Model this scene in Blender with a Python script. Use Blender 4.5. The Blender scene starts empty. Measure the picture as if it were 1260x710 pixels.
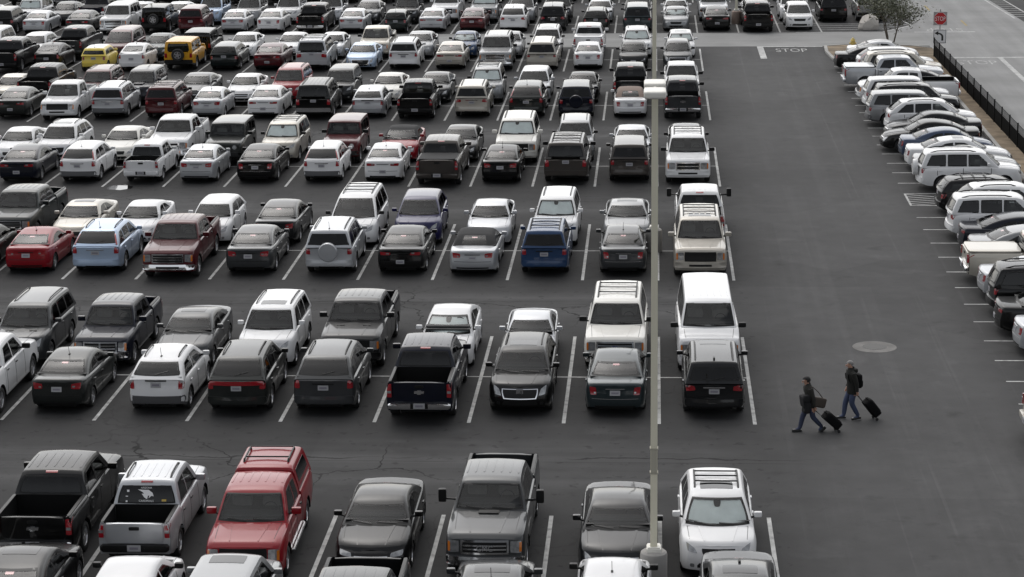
import bpy, bmesh, math, random
import numpy as np
from mathutils import Vector, Matrix
from mathutils.bvhtree import BVHTree

random.seed(7)
SC = bpy.context.scene
COL = SC.collection
R_ = math.radians

# ------------------------------------------------------------------ camera numbers
F_PX, PITCH, YAW, ROLL, CAM_H = 2763.328, 0.2401507, 0.0643221, -0.0128595, 19.7106
PW, PH = 1260.0, 710.0
X0, Y0, MOD, HALF, STALL = 0.203, 68.5398, 18.0542, 4.9606, 2.82

_F = Vector((-math.sin(YAW)*math.cos(PITCH), math.cos(YAW)*math.cos(PITCH), -math.sin(PITCH)))
_Rt = Vector((math.cos(YAW), math.sin(YAW), 0)); _U = _Rt.cross(_F)
CR = _Rt*math.cos(ROLL) + _U*math.sin(ROLL)
CU = -_Rt*math.sin(ROLL) + _U*math.cos(ROLL)
CAM = Vector((0, 0, CAM_H))
def proj(X, Y, Z=0.0):
    d = Vector((X, Y, Z)) - CAM; z = d.dot(_F)
    return 630+F_PX*d.dot(CR)/z, 355-F_PX*d.dot(CU)/z
def ground_x(px, Y, Z=0.45):
    X = 0.0
    for _ in range(6):
        u = proj(X, Y, Z)[0]; u2 = proj(X+1, Y, Z)[0]; X += (px-u)/(u2-u)
    return X
def at(u, v, z=0.0):
    d = _F + CR*((u-630)/F_PX) - CU*((v-355)/F_PX)
    t = (z-CAM_H)/d.z
    return Vector((d.x*t, d.y*t, z))

# ------------------------------------------------------------------ materials
MATS = {}
def nodes(name):
    m = bpy.data.materials.new(name); m.use_nodes = True
    nt = m.node_tree; b = nt.nodes['Principled BSDF']
    return m, nt, b
def N(nt, typ, **kw):
    n = nt.nodes.new(typ)
    for k, v in kw.items():
        if k.startswith('i_'): n.inputs[int(k[2:]) if k[2:].isdigit() else k[2:]].default_value = v
        else: setattr(n, k, v)
    return n
def simple(name, col, rough=.5, metal=0., spec=.5, coat=0., noise=0., nscale=8., bump=0.):
    if name in MATS: return MATS[name]
    m, nt, b = nodes(name)
    b.inputs['Base Color'].default_value = (*col, 1); b.inputs['Roughness'].default_value = rough
    b.inputs['Metallic'].default_value = metal; b.inputs['Specular IOR Level'].default_value = spec
    b.inputs['Coat Weight'].default_value = coat; b.inputs['Coat Roughness'].default_value = .04
    if noise or bump:
        tc = N(nt, 'ShaderNodeTexCoord'); nz = N(nt, 'ShaderNodeTexNoise', i_Scale=nscale, i_Detail=5.)
        nt.links.new(tc.outputs['Object'], nz.inputs['Vector'])
        if noise:
            mr = N(nt, 'ShaderNodeMapRange'); mr.inputs[3].default_value = 1-noise; mr.inputs[4].default_value = 1+noise
            nt.links.new(nz.outputs[0], mr.inputs[0])
            mx = N(nt, 'ShaderNodeVectorMath', operation='SCALE'); mx.inputs[0].default_value = col
            nt.links.new(mr.outputs[0], mx.inputs['Scale']); nt.links.new(mx.outputs[0], b.inputs['Base Color'])
        if bump:
            bp = N(nt, 'ShaderNodeBump', i_Strength=bump); nt.links.new(nz.outputs[0], bp.inputs['Height'])
            nt.links.new(bp.outputs[0], b.inputs['Normal'])
    MATS[name] = m
    return m

PAINT = {  # colour key: (word, rgb, metallic)
 'W': ('white', (.68, .68, .68), 0.), 'P': ('cream', (.66, .645, .60), 0.), 'S': ('silver', (.43, .44, .455), .45),
 'LG': ('light grey', (.24, .245, .25), .4), 'G': ('grey', (.042, .044, .046), .3), 'DG': ('dark grey', (.009, .0095, .0105), .2),
 'K': ('black', (.0018, .0018, .002), 0.), 'N': ('navy blue', (.003, .0045, .012), .1), 'B': ('blue', (.022, .050, .115), .2),
 'LB': ('light blue', (.36, .45, .58), .4), 'BG': ('blue grey', (.022, .031, .034), .25), 'M': ('maroon', (.060, .004, .007), .1),
 'R': ('red', (.22, .006, .012), .05), 'BE': ('champagne', (.40, .375, .33), .4), 'T': ('brown grey', (.055, .048, .043), .3),
 'Y': ('yellow', (.72, .56, .11), 0.), 'O': ('deep yellow', (.62, .31, .02), 0.), 'GN': ('dark green', (.005, .009, .009), .1),
 'GG': ('grey green', (.016, .018, .017), .25), 'PU': ('violet blue', (.012, .011, .060), .1), 'SB': ('slate blue', (.045, .062, .105), .3), 'TN': ('tan', (.48, .45, .39), .3),
}
def paint(key):
    nm = 'paint_' + key
    if nm in MATS: return MATS[nm]
    w, c, me = PAINT[key]
    m, nt, b = nodes(nm)
    b.inputs['Metallic'].default_value = me; b.inputs['Roughness'].default_value = .34 if me else .42
    b.inputs['Coat Weight'].default_value = .62; b.inputs['Specular IOR Level'].default_value = .1; b.inputs['Coat Roughness'].default_value = .06
    oi = N(nt, 'ShaderNodeObjectInfo'); tc = N(nt, 'ShaderNodeTexCoord')
    nz = N(nt, 'ShaderNodeTexNoise', i_Scale=2.3, i_Detail=6.); nt.links.new(tc.outputs['Object'], nz.inputs['Vector'])
    mr = N(nt, 'ShaderNodeMapRange'); mr.inputs[3].default_value = .92; mr.inputs[4].default_value = 1.06
    nt.links.new(nz.outputs[0], mr.inputs[0])
    sc = N(nt, 'ShaderNodeVectorMath', operation='SCALE'); sc.inputs[0].default_value = c
    nt.links.new(mr.outputs[0], sc.inputs['Scale'])
    # road dust, thicker in blotches
    mx = N(nt, 'ShaderNodeMix', data_type='RGBA'); mx.inputs['A'].default_value = (*c, 1)
    mx.inputs['B'].default_value = (.30, .275, .24, 1)
    nt.links.new(sc.outputs[0], mx.inputs['A'])
    mr2 = N(nt, 'ShaderNodeMapRange'); mr2.inputs[1].default_value = .35; mr2.inputs[2].default_value = .85
    mr2.inputs[3].default_value = .0; mr2.inputs[4].default_value = .012
    nt.links.new(nz.outputs[0], mr2.inputs[0]); nt.links.new(mr2.outputs[0], mx.inputs['Factor'])
    nt.links.new(mx.outputs['Result'], b.inputs['Base Color'])
    mr3 = N(nt, 'ShaderNodeMapRange'); mr3.inputs[3].default_value = .02; mr3.inputs[4].default_value = .09
    nt.links.new(nz.outputs[0], mr3.inputs[0]); nt.links.new(mr3.outputs[0], b.inputs['Coat Roughness'])
    MATS[nm] = m
    return m

BLK = simple('black_trim', (.006, .006, .006), .45, spec=.3)
RUB = simple('tyre_rubber', (.016, .016, .016), .8, noise=.2)
CHR = simple('chrome', (.72, .72, .73), .12, 1.)
CLAD = simple('grey_plastic', (.075, .075, .078), .6)
GLS = simple('dark_glass', (.004, .0045, .005), .025, spec=.5)
LAMP = simple('lamp_lens', (.30, .305, .31), .12, .45, coat=1., noise=.75, nscale=11.)
AMB = simple('amber_lens', (.55, .16, .02), .15, coat=1.)
RED = simple('red_lens', (.26, .006, .012), .15, coat=1.)
PLT = simple('plate', (.33, .33, .34), .5)
PLD = simple('plate_ink', (.19, .18, .21), .5)
SHADE = simple('foil_sunshade', (.93, .97, .96), .4, .0, noise=.18, nscale=3., bump=.6)
FAB = simple('fabric_black', (.016, .016, .017), .85)
FABT = simple('fabric_tan', (.20, .15, .125), .85)
LIN = simple('bed_liner', (.004, .004, .004), .8, spec=.2)
RIM = simple('alloy', (.50, .50, .51), .28, .85)
UND = simple('underbody', (.006, .006, .006), .9)
def tinted(name, tint):
    m, nt, b = nodes(name)
    out = nt.nodes['Material Output']
    gl = N(nt, 'ShaderNodeBsdfGlossy', i_Roughness=.015); tr = N(nt, 'ShaderNodeBsdfTransparent'); tr.inputs[0].default_value = (*tint, 1)
    fr = N(nt, 'ShaderNodeFresnel', i_IOR=1.5); mx = N(nt, 'ShaderNodeMixShader')
    nt.links.new(fr.outputs[0], mx.inputs[0]); nt.links.new(tr.outputs[0], mx.inputs[1]); nt.links.new(gl.outputs[0], mx.inputs[2])
    nt.links.new(mx.outputs[0], out.inputs['Surface'])
    return m
GLW = tinted('windshield_glass', (.90, .93, .92)); GLT = tinted('tinted_glass', (.42, .44, .44)); GLD = tinted('privacy_glass', (.12, .12, .125))
INT = simple('interior_dark', (.045, .044, .044), .7, noise=.2); INT2 = simple('interior_seat', (.16, .155, .148), .75, noise=.2); HEADL = simple('headliner', (.16, .155, .145), .9)

# ------------------------------------------------------------------ mesh builder
class MB:
    def __init__(s): s.v = []; s.f = []; s.m = []
    def add(s, vs, fs, mi=0):
        o = len(s.v); s.v += [tuple(p) for p in vs]
        for k, f in enumerate(fs): s.f.append([o+i for i in f]); s.m.append(mi[k] if isinstance(mi, list) else mi)
    def box(s, c, d, mi=0, rot=None, taper=1.0):
        pts = []
        for sz in (-1, 1):
            k = taper if sz > 0 else 1
            for sx, sy in ((-1, -1), (1, -1), (1, 1), (-1, 1)):
                p = Vector((sx*d[0]/2*k, sy*d[1]/2*k, sz*d[2]/2))
                if rot is not None: p = rot @ p
                pts.append(p+Vector(c))
        s.add(pts, [(3, 2, 1, 0), (4, 5, 6, 7), (0, 1, 5, 4), (1, 2, 6, 5), (2, 3, 7, 6), (3, 0, 4, 7)], mi)
    def rbox(s, c, d, r=.3, n=4, mi=0, rot=None):
        # rounded box: subdivided cube pulled to a superellipsoid
        bm = bmesh.new(); bmesh.ops.create_cube(bm, size=2); bmesh.ops.subdivide_edges(bm, edges=bm.edges[:], cuts=n, use_grid_fill=True)
        vs = []
        for v in bm.verts:
            p = v.co; q = 2+2*(1-r)*6
            l = (abs(p.x)**q+abs(p.y)**q+abs(p.z)**q)**(1/q)
            p = Vector((p.x/l*d[0]/2, p.y/l*d[1]/2, p.z/l*d[2]/2))
            if rot is not None: p = rot @ p
            vs.append(p+Vector(c))
        s.add(vs, [[v.index for v in f.verts] for f in bm.faces], mi); bm.free()
    def tube(s, pts, r, n=6, mi=0, cap=True):
        pts = [Vector(p) for p in pts]; rs = r if isinstance(r, (list, tuple)) else [r]*len(pts)
        rings = []
        for i, p in enumerate(pts):
            t = (pts[min(i+1, len(pts)-1)]-pts[max(i-1, 0)]).normalized()
            a = t.cross(Vector((0, 0, 1)) if abs(t.z) < .9 else Vector((1, 0, 0))).normalized(); b = t.cross(a)
            rings.append([p+(a*math.cos(k*2*math.pi/n)+b*math.sin(k*2*math.pi/n))*rs[i] for k in range(n)])
        vs = [q for g in rings for q in g]
        fs = [(i*n+k, i*n+(k+1) % n, (i+1)*n+(k+1) % n, (i+1)*n+k) for i in range(len(pts)-1) for k in range(n)]
        if cap: fs += [tuple(range(n))[::-1], tuple((len(pts)-1)*n+k for k in range(n))]
        s.add(vs, fs, mi)
    def lathe(s, prof, n, axis='z', c=(0, 0, 0), mi=0):
        vs = []; k = len(prof)
        for i in range(n):
            a = 2*math.pi*i/n
            for r, h in prof:
                p = (r*math.cos(a), r*math.sin(a), h) if axis == 'z' else (h, r*math.cos(a), r*math.sin(a))
                vs.append((p[0]+c[0], p[1]+c[1], p[2]+c[2]))
        fs = [(i*k+j, ((i+1) % n)*k+j, ((i+1) % n)*k+j+1, i*k+j+1) for i in range(n) for j in range(k-1)]
        s.add(vs, fs, mi)
    def poly(s, pts, h, mi=0):
        # flat polygon extruded straight down by h (pts are top points)
        n = len(pts); vs = [tuple(p) for p in pts]+[(p[0], p[1], p[2]-h) for p in pts]
        fs = [tuple(range(n))]
        if h: fs += [(i, i+n, (i+1) % n+n, (i+1) % n) for i in range(n)]
        s.add(vs, fs, mi)
    def mesh(s, name, mats, angle=38):
        me = bpy.data.meshes.new(name); me.from_pydata(s.v, [], s.f); me.validate()
        for m in mats: me.materials.append(m)
        if len(me.polygons) == len(s.m): me.polygons.foreach_set('material_index', s.m)
        bm = bmesh.new(); bm.from_mesh(me); bmesh.ops.recalc_face_normals(bm, faces=bm.faces[:]); bm.to_mesh(me); bm.free()
        if angle:
            me.polygons.foreach_set('use_smooth', [True]*len(me.polygons)); me.set_sharp_from_angle(angle=R_(angle))
        me.update()
        return me
def obj(name, mb, mats, parent=None, loc=None, angle=38, rotz=0, link=True):
    me = mb.mesh(name, mats if isinstance(mats, (list, tuple)) else [mats], angle) if isinstance(mb, MB) else mb
    o = bpy.data.objects.new(name, me)
    if parent: o.parent = parent
    if loc is not None: o.location = loc
    o.rotation_euler[2] = rotz
    if link: COL.objects.link(o)
    return o
def thing(name, label, cat, loc=(0, 0, 0), rotz=0, group=None):
    o = bpy.data.objects.new(name, None); COL.objects.link(o); o.empty_display_size = .3
    o.location = loc; o.rotation_euler[2] = rotz
    if label: o['label'] = label
    o['category'] = cat
    if group: o['group'] = group
    return o
def struct(name, mb, mat, loc=None, kind='structure', angle=None):
    o = obj(name, mb, mat, None, loc, angle); o['kind'] = kind
    return o

def pchip(keys):
    x = np.array([k[0] for k in keys], float); y = np.array([k[1] for k in keys], float)
    h = np.diff(x); d = np.diff(y)/h; m = np.zeros_like(y); m[0] = d[0]; m[-1] = d[-1]
    for i in range(1, len(x)-1):
        m[i] = 0 if d[i-1]*d[i] <= 0 else 2/(1/d[i-1]+1/d[i])
    def f(t):
        t = min(max(t, x[0]), x[-1]); i = int(min(max(np.searchsorted(x, t)-1, 0), len(x)-2))
        s = (t-x[i])/h[i]
        return float((2*s**3-3*s**2+1)*y[i]+(s**3-2*s**2+s)*h[i]*m[i]+(-2*s**3+3*s**2)*y[i+1]+(s**3-s**2)*h[i]*m[i+1])
    return f
def lin(keys):
    x = [k[0] for k in keys]; y = [k[1] for k in keys]
    return lambda t: float(np.interp(t, x, y))
# ------------------------------------------------------------------ vehicle shapes (d = metres back from the nose)
# L W H  fo(front overhang) wb  R(wheel)  gc   zn cowl(d,z) wst(d) rr(d) rb(d,z)  tail z, tumble, corner, nose rounding
V = {
 'sed': dict(L=4.85, W=1.83, H=1.445, fo=.96, wb=2.78, R=.33, gc=.20, zn=.72, cowl=(1.34, .985), wst=2.06, rr=3.12, rb=(4.12, 1.05), zd=1.03, tum=.20, rc=.10),
 'com': dict(L=4.50, W=1.75, H=1.445, fo=.90, wb=2.65, R=.31, gc=.19, zn=.72, cowl=(1.18, .975), wst=1.90, rr=2.92, rb=(3.85, 1.06), zd=1.04, tum=.19, rc=.10),
 'cpe': dict(L=4.50, W=1.77, H=1.39, fo=.92, wb=2.65, R=.33, gc=.18, zn=.70, cowl=(1.30, .95), wst=2.02, rr=2.88, rb=(3.95, 1.03), zd=1.01, tum=.20, rc=.10),
 'cnv': dict(L=4.60, W=1.80, H=1.40, fo=.92, wb=2.70, R=.33, gc=.18, zn=.70, cowl=(1.30, .95), wst=2.05, rr=3.05, rb=(3.72, 1.02), zd=.99, tum=.19, rc=.12),
 'hat': dict(L=4.32, W=1.79, H=1.49, fo=.88, wb=2.62, R=.32, gc=.18, zn=.73, cowl=(1.05, .98), wst=1.80, rr=3.45, rb=(4.18, 1.04), zd=1.02, tum=.18, rc=.10),
 'pri': dict(L=4.48, W=1.76, H=1.50, fo=.92, wb=2.70, R=.32, gc=.18, zn=.72, cowl=(.98, .97), wst=2.00, rr=2.75, rb=(4.30, 1.10), zd=1.07, tum=.18, rc=.10),
 'min': dict(L=3.70, W=1.69, H=1.42, fo=.72, wb=2.47, R=.31, gc=.17, zn=.75, cowl=(1.00, .97), wst=1.50, rr=3.25, rb=(3.60, .98), zd=.95, tum=.14, rc=.10),
 'wag': dict(L=4.75, W=1.80, H=1.50, fo=.95, wb=2.72, R=.32, gc=.18, zn=.73, cowl=(1.22, .98), wst=2.05, rr=4.20, rb=(4.64, 1.02), zd=.98, tum=.19, rc=.10),
 'cro': dict(L=4.68, W=1.87, H=1.67, fo=.92, wb=2.72, R=.36, gc=.24, zn=.88, cowl=(1.10, 1.08), wst=1.86, rr=3.72, rb=(4.50, 1.14), zd=1.11, tum=.19, rc=.12),
 'suv': dict(L=4.62, W=1.85, H=1.76, fo=.88, wb=2.68, R=.36, gc=.26, zn=.94, cowl=(1.18, 1.13), wst=1.82, rr=4.22, rb=(4.54, 1.14), zd=1.10, tum=.16, rc=.10),
 'big': dict(L=5.15, W=2.00, H=1.92, fo=.98, wb=2.98, R=.39, gc=.30, zn=1.08, cowl=(1.40, 1.25), wst=2.05, rr=4.82, rb=(5.07, 1.20), zd=1.16, tum=.16, rc=.09),
 'box': dict(L=4.40, W=1.84, H=1.84, fo=.66, wb=2.62, R=.39, gc=.34, zn=1.08, cowl=(1.42, 1.22), wst=1.72, rr=4.25, rb=(4.36, 1.18), zd=1.14, tum=.06, rc=.05),
 'mvn': dict(L=5.08, W=1.97, H=1.77, fo=.98, wb=3.02, R=.33, gc=.20, zn=.84, cowl=(.92, 1.06), wst=1.95, rr=4.72, rb=(5.00, 1.08), zd=1.04, tum=.20, rc=.11),
 'van': dict(L=5.65, W=2.02, H=2.12, fo=.80, wb=3.50, R=.37, gc=.26, zn=1.12, cowl=(.92, 1.38), wst=1.58, rr=5.48, rb=(5.60, 1.20), zd=1.14, tum=.16, rc=.09),
 'pcr': dict(L=5.75, W=2.00, H=1.89, fo=.97, wb=3.60, R=.40, gc=.34, zn=1.10, cowl=(1.55, 1.28), wst=2.10, rr=3.62, rb=(3.96, 1.27), zd=1.31, tum=.17, rc=.09, bed=1),
 'pst': dict(L=5.25, W=1.87, H=1.80, fo=.92, wb=3.20, R=.37, gc=.32, zn=1.02, cowl=(1.40, 1.17), wst=1.92, rr=3.42, rb=(3.72, 1.18), zd=1.22, tum=.16, rc=.09, bed=1),
 'pex': dict(L=5.50, W=1.92, H=1.82, fo=.93, wb=3.35, R=.37, gc=.32, zn=1.02, cowl=(1.38, 1.18), wst=2.00, rr=3.32, rb=(3.46, 1.18), zd=1.22, tum=.16, rc=.09, bed=1),
}
TRUCK = ('big', 'box', 'pcr', 'pex', 'pst', 'van')

class Kit:
    def __init__(s, typ, sty):
        s.t = typ; s.sty = sty; s.p = dict(V[typ]); s.parts = []; s.opt = {}
        s.build()
    def Y(s, d): return s.p['L']/2-d
    # ---- lower shell
    def lower(s, mb, d0, d1, bed=False, capf=True, capr=True):
        p = s.p; L = p['L']; hw = p['W']/2; truck = s.t in TRUCK; zn = p['zn']; cd, cz = p['cowl']
        if bed: top = lambda d: p['zd']
        elif p.get('bed'):
            top = pchip([(0, zn-.03), (.10, zn+.05), (.45, zn+.10), (cd, cz), (cd+.3, cz+.01), (L, cz+.01)])
        elif s.t == 'box':
            top = pchip([(0, zn), (.08, zn+.05), (cd, cz), (L, p['zd']+.03)])
        else:
            rd, rz = p['rb']
            if L-rd > .3:
                top = pchip([(0, zn), (.10, zn+.07), (.45, zn+.155 if not truck else zn+.1), (cd, cz), (cd+.4, cz+.01), (rd-.8, rz-.03), (rd, rz), (L-.12, p['zd']+.02), (L-.03, p['zd']-.01), (L, p['zd']-.05)])
            else:
                top = pchip([(0, zn), (.10, zn+.07), (.45, zn+.13 if not truck else zn+.09), (cd, cz), (cd+.4, cz+.01), (rd-.6, rz-.02), (L-.06, p['zd']), (L, p['zd']-.04)])
        if truck: wk = [(0, .88), (.05, .94), (.2, .98), (.6, 1), (L-.4, 1), (L-.06, .97), (L, .95)]
        elif s.t in ('suv', 'mvn', 'cro'): wk = [(0, .80), (.06, .88), (.25, .955), (.7, 1), (L-.7, 1), (L-.2, .97), (L-.05, .93), (L, .90)]
        else: wk = [(0, .74), (.06, .84), (.22, .93), (.7, 1), (L-.9, 1), (L-.25, .955), (L-.06, .90), (L, .85)]
        width = lin(wk)
        bot = lin([(0, p['gc']+.05), (.3, p['gc']), (L-.4, p['gc']+.02), (L, p['gc']+.12)])
        bowf, bowr = (.10, .05) if truck else (.22, .14)
        if s.t == 'box': bowf = bowr = .03
        if truck: pf = lin([(.3, -.02), (.45, .03), (.62, .03), (.68, -.02), (zn-.05, -.04), (zn+.1, -.12)])
        elif s.t in ('suv', 'cro'): pf = lin([(.2, -.04), (.4, .03), (.6, .03), (.72, -.02), (zn, -.10)])
        else: pf = lin([(.18, -.05), (.32, .02), (.5, .03), (.62, -.01), (zn, -.12)])
        if bed: pr = lin([(0, 0), (2, 0)])
        elif s.t in TRUCK: pr = lin([(.3, 0), (.6, .0), (1.2, -.02)])
        else: pr = lin([(.2, -.06), (.36, .0), (.58, .025), (.66, -.03), (p['zd'], -.05)])
        Ra = p['R']+(.07 if truck or s.t in ('suv', 'cro') else .045)
        if s.t == 'box': Ra = p['R']+.09
        ws = [p['fo'], p['fo']+p['wb']]
        ds = set(np.round(np.linspace(d0, d1, int((d1-d0)/.16)+2), 4)) | {round(x, 4) for x in (d0+.02, d0+.05, d0+.1, d0+.16, d1-.02, d1-.05, d1-.1)}
        for w in ws:
            if d0 < w < d1:
                ds = {d for d in ds if abs(d-w) > Ra+.02}
                ds |= {w+Ra*math.cos(R_(a)) for a in range(0, 181, 15)} | {w-Ra-.006, w+Ra+.006}
        ds = sorted(d for d in ds if d0 <= d <= d1)
        rings = []; clad = 'cl' in s.sty
        for d in ds:
            w = hw*width(d); zt = top(d); zb = bot(d); zs = zt-(.05 if not bed else .02)
            P = [[.60*w, zb+.02], [.955*w, zb], [.99*w, zb+.09], [w, zb+.45*(zs-zb)], [.985*w, zb+.80*(zs-zb)], [.955*w, zs-.015], [.915*w, zs+.02]]
            if bed: P += [[.905*w, zt], [.85*w, zt], [.845*w, .78], [.4*w, .77], [0, .77]]
            else: P += [[.78*w, zt-.003], [.42*w, zt+.016], [0, zt+.022]]
            for wd in ws:
                if abs(d-wd) <= Ra+1e-4:
                    za = p['R']+math.sqrt(max(Ra*Ra-(d-wd)**2, 0))
                    for i, e in ((0, 0), (1, 0), (2, .03), (3, .07), (4, .12)):
                        P[i][1] = max(P[i][1], za+e)
                    P[1][0] = P[2][0] = w*1.008
            y = s.Y(d)
            tf = max(0, 1-d/.55)**1.4; tr = max(0, 1-(L-d)/.5)**1.4
            ring = []
            for x, z in P:
                yy = y+tf*(pf(z)-bowf*(x/hw)**2)-tr*(pr(z)-bowr*(x/hw)**2)
                ring.append((x, yy, z))
            rings.append(ring)
        k = len(rings[0]); full = [[(-x, y, z) for x, y, z in r]+[q for q in r[:-1][::-1]] for r in rings]
        n = 2*k-1; vs = [q for r in full for q in r]; o = len(mb.v)
        mb.v += vs
        for i in range(len(full)-1):
            for j in range(n-1):
                mb.f.append([o+i*n+j, o+i*n+j+1, o+(i+1)*n+j+1, o+(i+1)*n+j])
                jj = j if j < k-1 else n-2-j
                mi = 0
                if bed and jj >= k-4: mi = 4
                elif jj == 0: mi = 1
                elif clad and jj <= 1: mi = 3
                mb.m.append(mi)
        for en, (i, tf, bow, pro, sg) in enumerate(((0, 1, bowf, pf, 1), (len(full)-1, 1, bowr, pr, -1))):
            if (en == 0 and not capf) or (en == 1 and not capr): continue
            r = rings[i]; C = 7; base = s.Y(ds[i]); real = (ds[i] < .01 or ds[i] > L-.01) and not (bed and en == 0)
            grid = []
            for (x, y, z) in r[:8 if bed else k]:
                row = []
                for c in range(C):
                    xx = x*(2*c/(C-1)-1)
                    yy = base+sg*(pro(z)-bow*(xx/hw)**2) if real else base
                    row.append((xx, yy, z))
                grid.append(row)
            o2 = len(mb.v); mb.v += [q for row in grid for q in row]
            for a in range(len(grid)-1):
                for c in range(C-1):
                    mb.f.append([o2+a*C+c, o2+a*C+c+1, o2+(a+1)*C+c+1, o2+(a+1)*C+c])
                    mb.m.append(3 if clad and a <= 1 else 0)
    # ---- cabin
    def cabin(s, mb, keys=None, zb=None, mi=0):
        p = s.p; cd, cz = p['cowl']; H = p['H']; rd, rz = p['rb']; wst = p['wst']; rr = p['rr']; hw = p['W']/2
        if keys is None:
            rrz = H-(.05 if s.t not in ('pri', 'sed', 'com', 'cpe', 'cnv') else .06)
            if s.t == 'pri': rrz = H-.02
            keys = [(cd-.04, cz-.02), (cd+.5*(wst-cd), cz+.55*(H-.05-cz)), (wst, H-.055), (wst+.22, H-.012), (wst+.45*(rr-wst), H), (rr, rrz), (rr+.5*(rd-rr), rrz-(.40 if rd-rr > .4 else .44)*(rrz-rz)), (rd, rz-.03)]
            if s.t in TRUCK: keys[-2] = (rr+.55*(rd-rr), rrz-.30*(rrz-rz))
        h = pchip(keys); s.hroof = h
        zbelt = (zb if zb else min(cz, rz)); s.zbelt = zbelt
        wb = hw*(.925 if s.t not in ('box',) else .93); s.wb = wb
        xw = lambda z: wb-p['tum']*max(0, (z-zbelt))/(H-zbelt)-.02*max(0, (z-zbelt)/(H-zbelt))**2
        s.xw = xw; rc = p['rc']
        d0, d1 = keys[0][0], keys[-1][0]
        ds = sorted(set(np.round(np.linspace(d0, d1, 84), 4)) | {round(k[0], 4) for k in keys})
        rings = []
        bf, br = (.16, .10) if s.t not in TRUCK else (.10, .04)
        if s.t == 'box': bf = br = .015
        for d in ds:
            z = h(d); y = s.Y(d); zl = zbelt-.06; hh = max(z, zl+.012)
            c1 = max(hh-rc, zl+.6*(hh-zl)); c2 = max(hh-.25*rc, zl+.85*(hh-zl))
            P = [(xw(zl), zl), (xw(zl+.5*(c1-zl)), zl+.5*(c1-zl)), (xw(c1), c1), (xw(c2)-.18*rc, c2), (xw(hh)-.62*rc, hh-.02*rc), (xw(hh)*.72, hh+.012), (xw(hh)*.36, hh+.024), (0, hh+.028)]
            ff = max(0, 1-(d-d0)/(wst-d0+.6)); fr = max(0, 1-(d1-d)/max(.5, (d1-rr)+.4))
            Q = []
            for (xa, za), (xb, zb_), n_ in zip(P[:-1], P[1:], (4, 4, 2, 1, 2, 3, 3)): Q += [(xa+(xb-xa)*q/n_, za+(zb_-za)*q/n_) for q in range(n_)]
            Q.append(P[-1])
            rings.append([(x, y+ff*bf*(1-(x/wb)**2)-fr*br*(1-(x/wb)**2), zz) for x, zz in Q])
        k = len(rings[0]); full = [[(-x, y, z) for x, y, z in r]+[q for q in r[:-1][::-1]] for r in rings]; n = 2*k-1
        vs = [q for r in full for q in r]
        fs = [(i*n+j, i*n+j+1, (i+1)*n+j+1, (i+1)*n+j) for i in range(len(full)-1) for j in range(n-1)]
        fs += [tuple(range(n)), tuple((len(full)-1)*n+j for j in range(n))]
        mb.add(vs, fs, mi)
    # ---- conforming patches
    def patch(s, bvh, ax, quad, nx=6, ny=4, off=.006, depth=.02, rnd=.25, frit=0):
        D = {'F': Vector((0, 1, 0)), 'B': Vector((0, -1, 0)), 'R': Vector((1, 0, 0)), 'L': Vector((-1, 0, 0)), 'T': Vector((0, 0, 1))}[ax]
        q = [Vector(c) for c in quad]; top = []
        ul = [i/nx for i in range(nx+1)]; vl = [j/ny for j in range(ny+1)]
        if frit:
            eu = frit/max((q[1]-q[0]).length, .1); ev = frit/max((q[3]-q[0]).length, .1)
            ul = [0, eu]+[eu+(1-2*eu)*i/(nx-2) for i in range(1, nx-2)]+[1-eu, 1]; vl = [0, ev]+[ev+(1-2*ev)*i/(ny-2) for i in range(1, ny-2)]+[1-ev, 1]
        for j in range(ny+1):
            for i in range(nx+1):
                a, b = 2*ul[i]-1, 2*vl[j]-1
                a, b = a*math.sqrt(1-rnd*b*b/2), b*math.sqrt(1-rnd*a*a/2)
                u, v = (a+1)/2, (b+1)/2
                c = q[0]*(1-u)*(1-v)+q[1]*u*(1-v)+q[2]*u*v+q[3]*(1-u)*v
                if ax in 'FB': o = Vector((c.x, 0, c.y))
                elif ax in 'LR': o = Vector((0, c.x, c.y))
                else: o = Vector((c.x, c.y, 0))
                hit = bvh.ray_cast(o+D*6, -D)
                loc = hit[0]
                if loc is None:
                    near = bvh.find_nearest(o+D*(s.p['L']/2 if ax in 'FB' else s.p['W']/2))
                    loc = near[0]
                top.append(loc+D*off)
        if frit:
            W_ = nx+1; axi = 1 if ax in 'FB' else 0
            dep = [t[axi] for t in top]
            for _ in range(12):
                nd = list(dep)
                for j in range(ny+1):
                    for i in range(nx+1):
                        nb = []
                        if 0 < i < nx: a1 = ul[i]-ul[i-1]; a2 = ul[i+1]-ul[i]; nb.append((dep[j*W_+i-1]*a2+dep[j*W_+i+1]*a1)/(a1+a2))
                        if 0 < j < ny: a1 = vl[j]-vl[j-1]; a2 = vl[j+1]-vl[j]; nb.append((dep[(j-1)*W_+i]*a2+dep[(j+1)*W_+i]*a1)/(a1+a2))
                        if len(nb) == 2 or (nb and (i in (0, nx)) != (j in (0, ny))): nd[j*W_+i] = .5*dep[j*W_+i]+.5*sum(nb)/len(nb)
                dep = nd
            sgd = D[axi]
            for q_, (t, d_) in enumerate(zip(top, dep)):
                i, j = q_ % W_, q_//W_; edge = min(i, nx-i, j, ny-j) <= 1
                t[axi] = sgd*max(sgd*d_, sgd*t[axi]-(.003 if edge else .02))
        low = [t-D*depth for t in top]; n = (nx+1)*(ny+1)
        fs = [(j*(nx+1)+i, j*(nx+1)+i+1, (j+1)*(nx+1)+i+1, (j+1)*(nx+1)+i) for j in range(ny) for i in range(nx)]
        bd = [i for i in range(nx)]+[j*(nx+1)+nx for j in range(ny)]+[ny*(nx+1)+i for i in range(nx, 0, -1)]+[j*(nx+1) for j in range(ny, 0, -1)]
        fs += [(bd[i], bd[(i+1) % len(bd)], bd[(i+1) % len(bd)]+n, bd[i]+n) for i in range(len(bd))]
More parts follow.
